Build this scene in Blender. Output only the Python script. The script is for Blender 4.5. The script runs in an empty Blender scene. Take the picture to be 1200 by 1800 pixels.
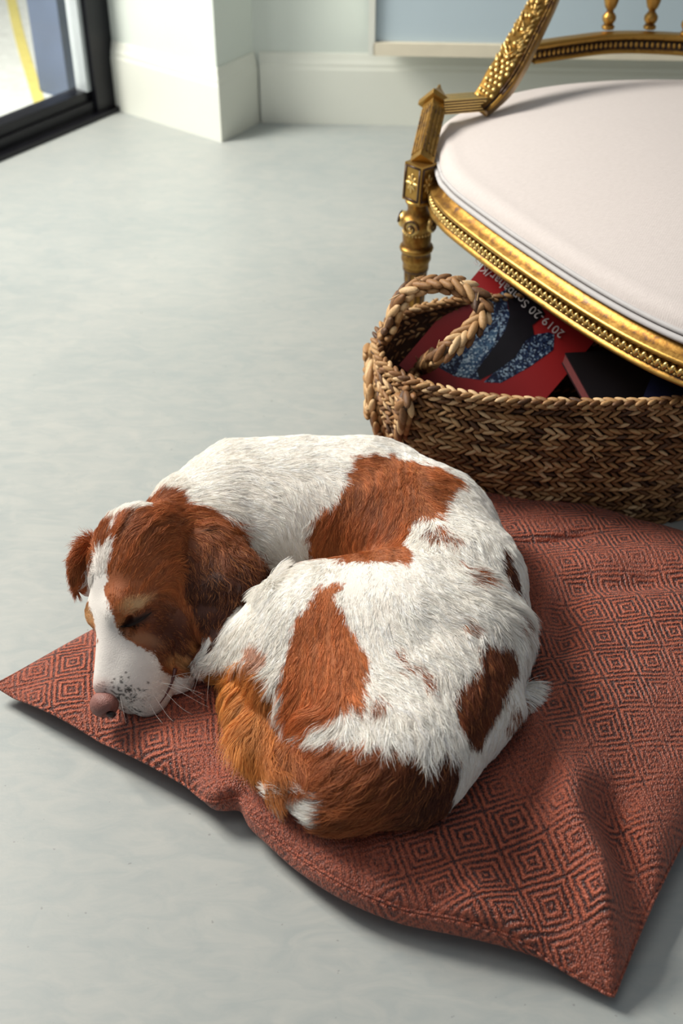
import bpy, bmesh, math
import numpy as np
from mathutils import Vector, Matrix

C = bpy.context.scene.collection
RNG = np.random.RandomState(7)

# ------------------------------------------------------------------ camera, world, light
CAM_H, PITCH, FPX = 1.35, math.radians(38), 2200.0
cam_data = bpy.data.cameras.new('camera')
cam = bpy.data.objects.new('camera', cam_data); C.objects.link(cam)
cam.location = (0, 0, CAM_H)
cam.rotation_euler = (math.radians(90) - PITCH, 0, 0)
cam_data.sensor_fit = 'VERTICAL'; cam_data.sensor_height = 36
cam_data.lens = 36 * FPX / 1800
cam_data.clip_start = 0.05
cam_data.dof.use_dof = True
cam_data.dof.focus_distance = 1.75
cam_data.dof.aperture_fstop = 4.0
bpy.context.scene.camera = cam
vs = bpy.context.scene.view_settings
vs.view_transform = 'Standard'; vs.look = 'None'; vs.gamma = 1.0
vs.use_curve_mapping = False
vs.exposure = 0.5
bpy.context.scene.display_settings.display_device = 'sRGB'

world = bpy.data.worlds.new('sky'); bpy.context.scene.world = world
world.use_nodes = True
wn = world.node_tree; wn.nodes.clear()
wo = wn.nodes.new('ShaderNodeOutputWorld'); wb = wn.nodes.new('ShaderNodeBackground')
wb.inputs[0].default_value = (0.90, 0.94, 1.0, 1); wb.inputs[1].default_value = 0.14
wn.links.new(wb.outputs[0], wo.inputs[0])

def area(name, loc, target, sx, sy, power, col):
    d = bpy.data.lights.new(name, 'AREA'); d.shape = 'RECTANGLE'; d.size = sx; d.size_y = sy
    d.energy = power; d.color = col
    o = bpy.data.objects.new(name, d); C.objects.link(o); o.location = loc
    o.rotation_euler = (Vector(target) - Vector(loc)).to_track_quat('-Z', 'Y').to_euler()
    return o
# daylight falling in through the glazing on the left, then added fill lamps
area('window_daylight', (-2.2, 2.75, 2.5), (0.1, 1.3, 0.1), 1.2, 1.2, 182, (1.0, 0.94, 0.865))
area('overhead_fill', (-0.7, 0.8, 3.2), (0.0, 1.2, 0.0), 1.8, 1.8, 10, (1.0, 0.98, 0.94))  # added fill from above; the room has no known skylight
pier_fill = area('pier_fill_lamp', (-2.15, 2.15, 1.35), (-0.25, 3.35, 0.25), 0.9, 1.1, 2.6, (1.0, 0.98, 0.93))  # added narrow lamp to brighten the pier and back wall, no second window
pier_fill.data.spread = math.radians(58)
area('outdoor_daylight', (-3.3, 3.4, 3.2), (-1.4, 4.2, 0.0), 2.0, 2.0, 8, (0.95, 0.98, 1.0))

# ------------------------------------------------------------------ measuring helpers
CP, SP = math.cos(PITCH), math.sin(PITCH)
def W(px, py, z):
    """world point at height z that the photograph shows at (px, py)"""
    dx = (px - 600) / FPX; dv = (900 - py) / FPX
    d = np.array([dx, CP + dv * SP, -SP + dv * CP])
    return np.array([0, 0, CAM_H]) + d * ((z - CAM_H) / d[2])
def WD(px, py, dep):
    dx = (px - 600) / FPX; dv = (900 - py) / FPX
    return np.array([0, 0, CAM_H]) + dep * np.array([dx, CP + dv * SP, -SP + dv * CP])
def depth(p):
    return p[1] * CP + (CAM_H - p[2]) * SP
def PX(p):
    """photograph coordinates of world points (n,3)"""
    p = np.asarray(p, float)
    dep = p[:, 1] * CP + (CAM_H - p[:, 2]) * SP
    up = p[:, 1] * SP + (p[:, 2] - CAM_H) * CP
    return np.stack([600 + FPX * p[:, 0] / dep, 900 - FPX * up / dep], 1)

# ------------------------------------------------------------------ object helpers
def tag(o, label=None, cat=None, group=None, kind=None):
    if label: o['label'] = label
    if cat: o['category'] = cat
    if group: o['group'] = group
    if kind: o['kind'] = kind
    return o
def empty(name, loc, label, cat, group=None):
    o = bpy.data.objects.new(name, None); C.objects.link(o); o.location = loc
    o.empty_display_size = 0.05
    return tag(o, label, cat, group)
def link_mesh(name, me, mat, parent=None, smooth=True):
    if mat is not None:
        me.materials.append(mat)
    if smooth:
        me.polygons.foreach_set('use_smooth', [True] * len(me.polygons))
    o = bpy.data.objects.new(name, me); C.objects.link(o)
    if parent is not None:
        o.parent = parent
        o.matrix_parent_inverse = Matrix.Translation(Vector(parent.location)).inverted()
    return o
def mesh_from(name, V, F, mat, parent=None, smooth=True):
    me = bpy.data.meshes.new(name)
    me.from_pydata([tuple(map(float, v)) for v in V], [], [tuple(map(int, f)) for f in F]); me.update()
    return link_mesh(name, me, mat, parent, smooth)
def bm_obj(name, bm, mat, parent=None, smooth=True):
    me = bpy.data.meshes.new(name); bm.to_mesh(me); bm.free()
    return link_mesh(name, me, mat, parent, smooth)
def autosmooth(o, deg=35):
    me = o.data
    try:
        me.set_sharp_from_angle(angle=math.radians(deg))
    except Exception:
        pass

class MB:
    """collects plain vertex/face data for one mesh"""
    def __init__(s): s.V = []; s.F = []; s.n = 0
    def add(s, V, F):
        V = np.asarray(V, float); s.V.append(V)
        s.F += [tuple(int(i) + s.n for i in f) for f in F]; s.n += len(V)
    def build(s, name, mat, parent=None, smooth=True):
        return mesh_from(name, np.concatenate(s.V), s.F, mat, parent, smooth)

def box_vf(c, half, R=None, bevel=0.0):
    bm = bmesh.new(); bmesh.ops.create_cube(bm, size=2.0)
    for v in bm.verts: v.co = Vector((v.co.x * half[0], v.co.y * half[1], v.co.z * half[2]))
    if bevel > 0:
        bmesh.ops.bevel(bm, geom=bm.edges[:], offset=bevel, segments=2, profile=0.7, affect='EDGES')
    V = np.array([v.co[:] for v in bm.verts]); bm.verts.index_update()
    F = [[v.index for v in f.verts] for f in bm.faces]; bm.free()
    if R is not None: V = V @ np.asarray(R).T
    return V + np.asarray(c), F
def lathe_vf(prof, n=32):
    V = []; F = []
    for r, z in prof:
        for k in range(n):
            a = 2 * math.pi * k / n; V.append((r * math.cos(a), r * math.sin(a), z))
    for i in range(len(prof) - 1):
        for k in range(n):
            F.append((i * n + k, i * n + (k + 1) % n, (i + 1) * n + (k + 1) % n, (i + 1) * n + k))
    F.append(tuple(range(n))[::-1]); F.append(tuple((len(prof) - 1) * n + k for k in range(n)))
    return np.array(V), F
def sphere_vf(nu=10, nv=6):
    V = [(0, 0, 1)]
    for j in range(1, nv):
        t = math.pi * j / nv
        for i in range(nu):
            a = 2 * math.pi * i / nu; V.append((math.sin(t) * math.cos(a), math.sin(t) * math.sin(a), math.cos(t)))
    V.append((0, 0, -1)); F = []
    for i in range(nu): F.append((0, 1 + i, 1 + (i + 1) % nu))
    for j in range(nv - 2):
        for i in range(nu):
            a = 1 + j * nu + i; b = 1 + j * nu + (i + 1) % nu
            F.append((a, a + nu, b + nu, b))
    L = len(V) - 1
    for i in range(nu): F.append((L, L - nu + (i + 1) % nu, L - nu + i))
    return np.array(V), F
def frame_from(d, up=(0, 0, 1)):
    d = np.asarray(d, float); d = d / np.linalg.norm(d)
    up = np.asarray(up, float); s = np.cross(up, d)
    if np.linalg.norm(s) < 1e-5: s = np.cross((1, 0, 0), d)
    s /= np.linalg.norm(s); u = np.cross(d, s)
    return np.stack([d, s, u], 1)     # columns: along, side, up
def catmull(P, n, closed=False):
    P = np.asarray(P, float); m = len(P); out = []
    segs = m if closed else m - 1
    for i in range(segs):
        if closed: p0, p1, p2, p3 = P[(i - 1) % m], P[i], P[(i + 1) % m], P[(i + 2) % m]
        else: p0, p1, p2, p3 = P[max(i - 1, 0)], P[i], P[i + 1], P[min(i + 2, m - 1)]
        for k in range(n):
            t = k / n
            out.append(0.5 * ((2 * p1) + (-p0 + p2) * t + (2 * p0 - 5 * p1 + 4 * p2 - p3) * t * t + (-p0 + 3 * p1 - 3 * p2 + p3) * t ** 3))
    if not closed: out.append(P[-1])
    return np.array(out)
def resample(P, step=None, n=None, closed=False):
    P = np.asarray(P, float)
    if closed: P = np.vstack([P, P[:1]])
    s = np.concatenate([[0], np.cumsum(np.linalg.norm(np.diff(P[:, :3], axis=0), axis=1))])
    if n is None: n = max(int(s[-1] / step), 3)
    t = np.linspace(0, s[-1], n + 1)
    if closed: t = t[:-1]
    return np.stack([np.interp(t, s, P[:, k]) for k in range(P.shape[1])], 1)
def tube_vf(P, r, n=10, flat=1.0):
    P = np.asarray(P, float); m = len(P); r = np.broadcast_to(r, (m,))
    T = np.gradient(P, axis=0); V = []; F = []
    u = np.array([0, 0, 1.0])
    for i in range(m):
        d = T[i] / np.linalg.norm(T[i]); u = u - d * (u @ d)
        if np.linalg.norm(u) < 1e-4: u = np.cross(d, (1, 0, 0))
        u /= np.linalg.norm(u); s = np.cross(d, u)
        for k in range(n):
            a = 2 * math.pi * k / n
            V.append(P[i] + r[i] * (math.cos(a) * s + flat * math.sin(a) * u))
    for i in range(m - 1):
        for k in range(n):
            F.append((i * n + k, i * n + (k + 1) % n, (i + 1) * n + (k + 1) % n, (i + 1) * n + k))
    F.append(tuple(range(n))[::-1]); F.append(tuple((m - 1) * n + k for k in range(n)))
    return np.array(V), F
def sweep_closed(P, prof, name, mat, parent=None, closed=True, outward=None):
    """profile (out, z) swept along a plan curve P (n,2)"""
    P = np.asarray(P)[:, :2]; m = len(P)
    if closed: T = np.roll(P, -1, 0) - np.roll(P, 1, 0)
    else: T = np.gradient(P, axis=0)
    T /= np.linalg.norm(T, axis=1)[:, None]
    N = np.stack([T[:, 1], -T[:, 0]], 1)
    if outward is not None and ((P - np.asarray(outward)) * N).sum() < 0: N = -N
    k = len(prof); V = []; F = []
    for i in range(m):
        for o, z in prof: V.append((P[i, 0] + N[i, 0] * o, P[i, 1] + N[i, 1] * o, z))
    for i in range(m if closed else m - 1):
        j = (i + 1) % m
        for a in range(k):
            b = (a + 1) % k
            F.append((i * k + a, j * k + a, j * k + b, i * k + b))
    return np.array(V), F, N

# value noise -----------------------------------------------------------------
_tab = np.random.RandomState(3).rand(64, 64, 64).astype(np.float32)
def vnoise(p):
    p = np.asarray(p, float); i = np.floor(p).astype(int); f = p - i; f = f * f * (3 - 2 * f); r = 0
    for a in (0, 1):
        for b in (0, 1):
            for c in (0, 1):
                w = (f[:, 0] if a else 1 - f[:, 0]) * (f[:, 1] if b else 1 - f[:, 1]) * (f[:, 2] if c else 1 - f[:, 2])
                r = r + w * _tab[(i[:, 0] + a) % 64, (i[:, 1] + b) % 64, (i[:, 2] + c) % 64]
    return r * 2 - 1

def srgb(r, g, b):
    f = lambda c: ((c / 255) / 12.92) if c / 255 <= 0.04045 else (((c / 255) + 0.055) / 1.055) ** 2.4
    return (f(r), f(g), f(b), 1.0)

# ------------------------------------------------------------------ material helpers
class NT:
    def __init__(s, name):
        s.m = bpy.data.materials.new(name); s.m.use_nodes = True; s.t = s.m.node_tree
        s.b = s.t.nodes['Principled BSDF']
    def n(s, typ, **kw):
        nd = s.t.nodes.new(typ)
        for k, v in kw.items(): setattr(nd, k, v)
        return nd
    def l(s, a, b): s.t.links.new(a, b)
    def put(s, sock, v):
        if hasattr(v, 'links') or isinstance(v, bpy.types.NodeSocket): s.l(v, sock)
        else: sock.default_value = v
    def math(s, op, a, b=0.0, c=None):
        nd = s.n('ShaderNodeMath', operation=op); s.put(nd.inputs[0], a); s.put(nd.inputs[1], b)
        if c is not None: s.put(nd.inputs[2], c)
        return nd.outputs[0]
    def noise(s, vec, scale, detail=3, rough=0.55, dist=0.0):
        nd = s.n('ShaderNodeTexNoise'); nd.inputs['Scale'].default_value = scale
        nd.inputs['Detail'].default_value = detail; nd.inputs['Roughness'].default_value = rough
        nd.inputs['Distortion'].default_value = dist
        if vec is not None: s.l(vec, nd.inputs['Vector'])
        return nd.outputs[0]
    def ramp(s, fac, stops):
        nd = s.n('ShaderNodeValToRGB'); s.l(fac, nd.inputs[0]); e = nd.color_ramp.elements
        while len(e) < len(stops): e.new(0.5)
        for q, (p, c) in zip(e, stops): q.position = p; q.color = c
        return nd.outputs[0]
    def mix(s, f, a, b, blend='MIX'):
        nd = s.n('ShaderNodeMix', data_type='RGBA', blend_type=blend)
        s.put(nd.inputs['Factor'], f); s.put(nd.inputs[6], a); s.put(nd.inputs[7], b); return nd.outputs[2]
    def obj(s): return s.n('ShaderNodeTexCoord').outputs['Object']
    def mapping(s, vec, scale=(1, 1, 1), rot=(0, 0, 0)):
        nd = s.n('ShaderNodeMapping'); s.l(vec, nd.inputs[0]); nd.inputs['Scale'].default_value = scale
        nd.inputs['Rotation'].default_value = rot; return nd.outputs[0]
    def bump(s, h, strength=0.3, dist=0.002):
        nd = s.n('ShaderNodeBump'); nd.inputs['Strength'].default_value = strength
        nd.inputs['Distance'].default_value = dist; s.l(h, nd.inputs['Height']); s.l(nd.outputs[0], s.b.inputs['Normal'])
    def set(s, **kw):
        for k, v in kw.items(): s.put(s.b.inputs[k.replace('_', ' ')], v)
        return s

def simple(name, col, rough=0.5, metal=0.0, var=0.06, scale=20, bump=0.0):
    t = NT(name); o = t.obj(); nz = t.noise(o, scale, 4)
    lo = tuple(c * (1 - var) for c in col[:3]) + (1,); hi = tuple(min(c * (1 + var), 1) for c in col[:3]) + (1,)
    t.set(Base_Color=t.ramp(nz, [(0.3, lo), (0.7, hi)]), Roughness=rough, Metallic=metal)
    if bump: t.bump(nz, bump, 0.002)
    return t.m

M = {}
# floor: polished micro-cement
t = NT('micro_cement'); o = t.obj()
n1 = t.noise(o, 1.6, 6, 0.6, 0.6); n2 = t.noise(t.mapping(o, (1, 2.5, 1), (0, 0, 0.5)), 14, 6, 0.65, 1.2); n3 = t.noise(o, 240, 3)
c = t.ramp(n1, [(0.3, srgb(150, 158, 158)), (0.7, srgb(170, 173, 170))])
c = t.mix(0.35, c, t.ramp(n2, [(0.35, srgb(147, 156, 158)), (0.65, srgb(180, 180, 175))]))
c = t.mix(t.math('MULTIPLY', t.math('GREATER_THAN', t.noise(o, 90, 2), 0.735), 0.55), c, srgb(120, 122, 120))
t.set(Base_Color=c, Roughness=t.math('ADD', 0.34, t.math('MULTIPLY', n2, 0.22)))
t.b.inputs['Specular IOR Level'].default_value = 0.45
t.bump(t.math('ADD', t.math('MULTIPLY', n2, 0.6), t.math('MULTIPLY', n3, 0.4)), 0.22, 0.0012); M['floor'] = t.m
M['wall'] = simple('wall_paint', srgb(214, 222, 216), 0.55, 0, 0.02, 4)
M['skirting'] = simple('skirting_paint', srgb(222, 225, 216), 0.4, 0, 0.015, 5)
M['white_cabinet'] = simple('cabinet_paint', srgb(190, 208, 218), 0.4, 0, 0.02, 3)
M['cream_edge'] = simple('cream_edge', srgb(228, 220, 198), 0.45, 0, 0.06, 9)
M['black_metal'] = simple('black_metal', srgb(22, 22, 28), 0.28, 0.3, 0.1, 30)
M['steel_strip'] = simple('steel_strip', srgb(190, 198, 202), 0.35, 0.2, 0.03, 10)
M['pavement'] = simple('pavement', srgb(205, 210, 206), 0.8, 0, 0.1, 30)
M['yellow_paint'] = simple('yellow_paint', srgb(212, 200, 110), 0.7, 0, 0.1, 40)
M['slate_blue'] = simple('slate_blue', srgb(84, 98, 124), 0.5, 0, 0.15, 6)
t = NT('window_glass'); nt = t.t; nt.nodes.remove(t.b)
gl = t.n('ShaderNodeBsdfGlossy'); gl.inputs['Roughness'].default_value = 0.02
tr = t.n('ShaderNodeBsdfTransparent'); tr.inputs[0].default_value = (0.96, 0.965, 0.955, 1)
lw = t.n('ShaderNodeLayerWeight'); lw.inputs['Blend'].default_value = 0.5
frv = t.math('MULTIPLY_ADD', t.math('POWER', lw.outputs['Facing'], 3.5), 0.35, 0.03); mx = t.n('ShaderNodeMixShader')
t.l(frv, mx.inputs[0]); t.l(tr.outputs[0], mx.inputs[1]); t.l(gl.outputs[0], mx.inputs[2])
t.l(mx.outputs[0], nt.nodes['Material Output'].inputs[0]); M['glass'] = t.m
# worn gilding
def gold(name, dark=0.5, hi=(176, 138, 72), mid=(122, 84, 36), lo=(42, 24, 12)):
    t = NT(name); o = t.obj(); n1 = t.noise(o, 55, 6, 0.65, 0.5); n2 = t.noise(t.mapping(o, (1, 1, 0.3)), 220, 4)
    pt = t.n('ShaderNodeNewGeometry').outputs['Pointiness']
    f = t.math('ADD', t.math('MULTIPLY', n1, 0.55), t.math('MULTIPLY', n2, 0.25))
    f = t.math('ADD', f, t.math('MULTIPLY', t.math('SUBTRACT', pt, 0.5), 3.2))
    c = t.ramp(f, [(dark - 0.22, srgb(*lo)), (dark - 0.1, srgb(*mid)), (dark + 0.12, srgb(*hi))])
    m = t.ramp(f, [(dark - 0.2, (0.15,) * 3 + (1,)), (dark - 0.05, (0.92,) * 3 + (1,))])
    t.set(Base_Color=c, Metallic=m, Roughness=t.math('ADD', 0.26, t.math('MULTIPLY', n1, 0.25)))
    t.bump(f, 0.35, 0.0012); return t.m
M['gold'] = gold('worn_gilding', 0.42)
M['gold_bright'] = gold('bright_gilding', 0.34, (224, 192, 122), (178, 138, 70), (66, 40, 18))
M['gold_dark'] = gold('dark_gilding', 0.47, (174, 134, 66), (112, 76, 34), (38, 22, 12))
# upholstery
t = NT('cream_upholstery'); o = t.obj()
wv = t.n('ShaderNodeTexWave'); wv.inputs['Scale'].default_value = 160; wv.inputs['Distortion'].default_value = 2.0
t.l(t.mapping(o, (0.45, 1, 1), (0, 0, 0.25)), wv.inputs['Vector'])
nz = t.noise(t.mapping(o, (1, 5, 1), (0, 0, 0.2)), 120, 3)
t.set(Base_Color=t.ramp(nz, [(0.3, srgb(194, 186, 183)), (0.7, srgb(204, 196, 193))]), Roughness=0.75, Sheen_Weight=0.15)
t.bump(t.math('ADD', t.math('MULTIPLY', wv.outputs[1], 0.3), nz), 0.25, 0.0012); M['cream'] = t.m
M['piping'] = simple('piping_fabric', srgb(186, 184, 184), 0.7, 0, 0.03, 60, 0.1)
# rope / seagrass: per-stitch colour from a face-corner attribute
t = NT('seagrass_braid'); o = t.obj(); at = t.n('ShaderNodeAttribute', attribute_name='tint').outputs['Fac']
nz = t.noise(t.mapping(o, (1, 1, 1)), 320, 3)
c = t.ramp(t.math('ADD', t.math('MULTIPLY', at, 0.8), t.math('MULTIPLY', nz, 0.25)),
           [(0.12, srgb(70, 44, 24)), (0.4, srgb(136, 94, 54)), (0.72, srgb(178, 138, 90)), (1.0, srgb(222, 192, 148))])
t.set(Base_Color=c, Roughness=0.6); t.bump(nz, 0.5, 0.001); M['seagrass'] = t.m
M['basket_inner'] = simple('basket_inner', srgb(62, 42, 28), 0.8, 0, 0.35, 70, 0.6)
# magazines
M['red_cover'] = simple('red_cover', srgb(166, 38, 40), 0.32, 0, 0.04, 8)
M['dark_cover'] = simple('dark_cover', srgb(20, 18, 22), 0.35, 0, 0.2, 12)
M['navy_cover'] = simple('navy_cover', srgb(30, 34, 62), 0.3, 0, 0.3, 30)
M['pages'] = simple('paper_pages', srgb(96, 40, 40), 0.7, 0, 0.1, 60)
M['print_white'] = simple('print_white', srgb(232, 226, 226), 0.4, 0, 0.01, 10)
M['print_black'] = simple('print_black', srgb(20, 16, 24), 0.35, 0, 0.3, 40)
def glitter(name, lo, mid, hi, thr):
    t = NT(name); o = t.obj()
    vo = t.n('ShaderNodeTexVoronoi'); vo.inputs['Scale'].default_value = 330; t.l(o, vo.inputs['Vector'])
    cs = t.n('ShaderNodeSeparateColor'); t.l(vo.outputs['Color'], cs.inputs[0])
    big = t.noise(t.mapping(o, (1, 1, 1)), 26, 3)
    f = t.math('ADD', t.math('MULTIPLY', cs.outputs[0], 0.62), t.math('MULTIPLY', big, 0.62))
    t.set(Base_Color=t.ramp(f, [(thr - 0.3, srgb(*lo)), (thr, srgb(*mid)), (thr + 0.22, srgb(*hi))]), Roughness=0.3); return t.m
M['sequin_navy'] = glitter('sequin_navy_print', (18, 22, 48), (38, 58, 96), (170, 196, 216), 0.72)
M['sequin_blue'] = glitter('sequin_blue_print', (44, 70, 108), (92, 128, 158), (200, 220, 232), 0.66)

# cushion weave: concentric lozenges
t = NT('terracotta_weave'); uv = t.n('ShaderNodeUVMap').outputs[0]
o = t.obj()
wob = t.n('ShaderNodeTexNoise'); wob.inputs['Scale'].default_value = 9; t.l(o, wob.inputs['Vector'])
wob2 = t.n('ShaderNodeTexNoise'); wob2.inputs['Scale'].default_value = 160; wob2.inputs['Detail'].default_value = 2; t.l(o, wob2.inputs['Vector'])
def vadd(a, b, s):
    m1 = t.n('ShaderNodeVectorMath', operation='SUBTRACT'); t.l(b, m1.inputs[0]); m1.inputs[1].default_value = (.5, .5, .5)
    m2 = t.n('ShaderNodeVectorMath', operation='SCALE'); t.l(m1.outputs[0], m2.inputs[0]); m2.inputs['Scale'].default_value = s
    m3 = t.n('ShaderNodeVectorMath', operation='ADD'); t.l(a, m3.inputs[0]); t.l(m2.outputs[0], m3.inputs[1]); return m3.outputs[0]
uvw = vadd(vadd(uv, wob.outputs['Color'], 0.16), wob2.outputs['Color'], 0.09)
sx = t.n('ShaderNodeSeparateXYZ'); t.l(uvw, sx.inputs[0])
tri = lambda v: t.math('ABSOLUTE', t.math('SUBTRACT', t.math('FRACT', v), 0.5))
ax, ay = tri(sx.outputs[0]), tri(sx.outputs[1])
ring = t.math('MAXIMUM', ax, ay)
rs = t.math('MULTIPLY_ADD', t.math('COSINE', t.math('MULTIPLY', ring, 2 * math.pi * 7.0)), 0.5, 0.5)
# yarn beads that cross the ridges
sx2 = t.n('ShaderNodeSeparateXYZ'); t.l(uv, sx2.inputs[0])
bead = t.noise(t.mapping(o, (1, 1, 1)), 420, 2, 0.5, 0.8)
speck = t.noise(o, 300, 3, 0.6)
plain = t.ramp(t.noise(o, 6.5, 3), [(0.42, (1, 1, 1, 1)), (0.60, (0.26, 0.26, 0.26, 1))])
rr = t.math('ADD', t.math('MULTIPLY', t.math('MULTIPLY', t.math('SUBTRACT', rs, 0.5), plain), 1.0), 0.5)
grain = t.n('ShaderNodeTexVoronoi'); grain.inputs['Scale'].default_value = 300; t.l(t.mapping(o, (1.6, 1, 1), (0, 0, 0.6)), grain.inputs['Vector'])
gr = t.math('SUBTRACT', 1.0, t.math('MULTIPLY', grain.outputs[0], 1.1))
h = t.math('ADD', t.math('MULTIPLY', rr, 0.48), t.math('ADD', t.math('MULTIPLY', bead, 0.34), t.math('MULTIPLY', gr, 0.30)))
hue = t.noise(o, 150, 3)
colhi = t.mix(hue, srgb(172, 72, 44), srgb(202, 112, 80))
c = t.mix(t.ramp(h, [(0.30, (0, 0, 0, 1)), (0.74, (1, 1, 1, 1))]), srgb(54, 15, 16), colhi)
c = t.mix(t.math('MULTIPLY', t.math('GREATER_THAN', speck, 0.66), 0.5), c, srgb(58, 26, 40))
t.set(Base_Color=c, Roughness=0.42, Sheen_Weight=0.1); t.b.inputs['Specular IOR Level'].default_value = 0.55
t.bump(h, 1.0, 0.0055); M['weave'] = t.m

# dog
t = NT('dog_skin'); at = t.n('ShaderNodeAttribute', attribute_name='coat_col').outputs['Color']; o = t.obj()
t.set(Base_Color=at, Roughness=0.75); t.bump(t.noise(o, 500, 3), 0.4, 0.001); M['skin'] = t.m
t = NT('dog_fur'); at = t.n('ShaderNodeAttribute', attribute_name='coat_col').outputs['Color']
t.set(Base_Color=at, Roughness=0.52); t.b.inputs['Specular IOR Level'].default_value = 0.35
M['fur'] = t.m
t = NT('dog_nose'); o = t.obj(); vo = t.n('ShaderNodeTexVoronoi'); vo.inputs['Scale'].default_value = 520; t.l(o, vo.inputs['Vector'])
t.set(Base_Color=t.ramp(t.noise(o, 60, 3), [(0.3, srgb(112, 72, 66)), (0.7, srgb(146, 100, 92))]), Roughness=0.56)
t.bump(vo.outputs[0], 0.5, 0.001); M['nose'] = t.m
M['nostril'] = simple('nostril_dark', srgb(34, 18, 18), 0.5, 0, 0.2, 50)
M['eyelid'] = simple('eyelid_dark', srgb(26, 14, 10), 0.95, 0, 0.2, 80)
M['lip'] = simple('lip_skin', srgb(92, 52, 50), 0.4, 0, 0.2, 80)
M['whisker'] = simple('whisker_hair', srgb(235, 232, 226), 0.4, 0, 0.02, 10)

# ------------------------------------------------------------------ THE ROOM

A0 = np.array([-0.940, 3.318]); A1 = np.array([-0.672, 3.690])      # foot of the glazing
gd = (A1 - A0) / np.linalg.norm(A1 - A0); gn = np.array([-gd[1], gd[0]])  # gn points outdoors
G0 = A1 - gd * 4.3                                                      # where the glazing ends, behind the camera
P1 = np.array([-0.341, 3.441]); P2 = np.array([-0.249, 3.584]); BW = np.array([3.2, 3.41])
def prism(name, pts, z0, z1, mat, kind='structure', parent=None, bevel=0):
    n = len(pts); V = [(p[0], p[1], z0) for p in pts] + [(p[0], p[1], z1) for p in pts]
    F = [tuple(range(n))[::-1], tuple(range(n, 2 * n))] + [(i, (i + 1) % n, n + (i + 1) % n, n + i) for i in range(n)]
    o = mesh_from(name, V, F, mat, parent, False)
    if kind: o['kind'] = kind
    return o
floor_pts = [tuple(G0), (3.2, G0[1] - 0.2), tuple(BW), tuple(P2), tuple(P1), tuple(A1)]
prism('floor', floor_pts, -0.06, 0, M['floor'])
pout = [tuple(G0), tuple(A1), tuple(A1 + gn * 0 + gd * 3.0), tuple(A1 + gn * 6 + gd * 6), tuple(G0 + gn * 6 - gd)]
prism('trim_1', pout, -0.08, -0.02, M['pavement'])
wd = (P2 - P1) / np.linalg.norm(P2 - P1)
pil = [tuple(A1 + np.array([0.0, 0.0])), tuple(P1), tuple(P2), tuple(P2 + wd * 0.3), tuple(A1 + wd * 0.6)]
prism('wall_left', pil, 0, 2.6, M['wall'])
bdir = (BW - P2) / np.linalg.norm(BW - P2)
bnorm = np.array([-bdir[1], bdir[0]])
prism('wall_back', [tuple(P2), tuple(BW), tuple(BW + bnorm * 0.12), tuple(P2 + bnorm * 0.12)], 0, 2.6, M['wall'])
# skirting: profile swept along the two faces of the pier and the back wall
def skirting(name, pts, hgt, inside):
    prof = [(0.0, 0.0), (0.016, 0.0), (0.016, hgt - 0.045), (0.013, hgt - 0.036), (0.013, hgt - 0.028), (0.009, hgt - 0.018), (0.006, hgt - 0.006), (0.004, hgt), (0.0, hgt)]
    pts = [np.asarray(p, float) for p in pts]; m = len(pts); V = []; F = []
    for i in range(m):
        d0 = pts[i] - pts[i - 1] if i > 0 else pts[i + 1] - pts[i]
        d1 = pts[i + 1] - pts[i] if i < m - 1 else d0
        d0 = d0 / np.linalg.norm(d0); d1 = d1 / np.linalg.norm(d1)
        n0 = np.array([d0[1], -d0[0]]); n1 = np.array([d1[1], -d1[0]])
        nn = n0 + n1; nn /= (nn @ n0)
        for o_, z in prof: V.append((*(pts[i] + nn * o_), z))
    k = len(prof)
    for i in range(m - 1):
        for a in range(k):
            b = (a + 1) % k; F.append((i * k + a, i * k + b, (i + 1) * k + b, (i + 1) * k + a))
    F.append(tuple(range(k))); F.append(tuple((m - 1) * k + a for a in range(k))[::-1])
    o_ = mesh_from(name, V, F, M['skirting'], None, False); o_['kind'] = 'structure'; return o_
skirting('baseboard_left', [A1 + np.array([0.012, -0.008]), P1, P2 - wd * 0.003], 0.2, None)
skirting('baseboard_back', [P2 + bdir * 0.017, BW], 0.2, None)
# white wall cabinet hung low on the back wall
bf = np.array([-bnorm[0], -bnorm[1]])      # into the room
c0 = np.array([0.098, 3.40]); c1 = c0 + bdir * 3.0
lip0 = W(655, 98, 0.25)[:2]
c0 = lip0; c1 = c0 + bdir * 2.9
cabinet = empty('wall_cabinet', (float(c0[0]), float(c0[1]), 0.25), 'pale blue white wall-hung cabinet with a cream lower edge behind the gilded settee', 'cabinet')
dep_c = 0.14
e = [c0, c1, c1 + bnorm * dep_c, c0 + bnorm * dep_c]
e2 = [c0 + bnorm * 0.012 + bdir * 0.006, c1, c1 + bnorm * dep_c, c0 + bnorm * dep_c + bdir * 0.006]
prism('body', e2, 0.285, 1.1, M['white_cabinet'], None, cabinet)
prism('lower_edge', e, 0.25, 0.284, M['cream_edge'], None, cabinet)
prism('side_panel', [c0 - bdir * 0.012, c0 + bdir * 0.005, c0 + bdir * 0.005 + bnorm * dep_c, c0 - bdir * 0.012 + bnorm * dep_c], 0.25, 1.1, M['skirting'], None, cabinet)
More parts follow.
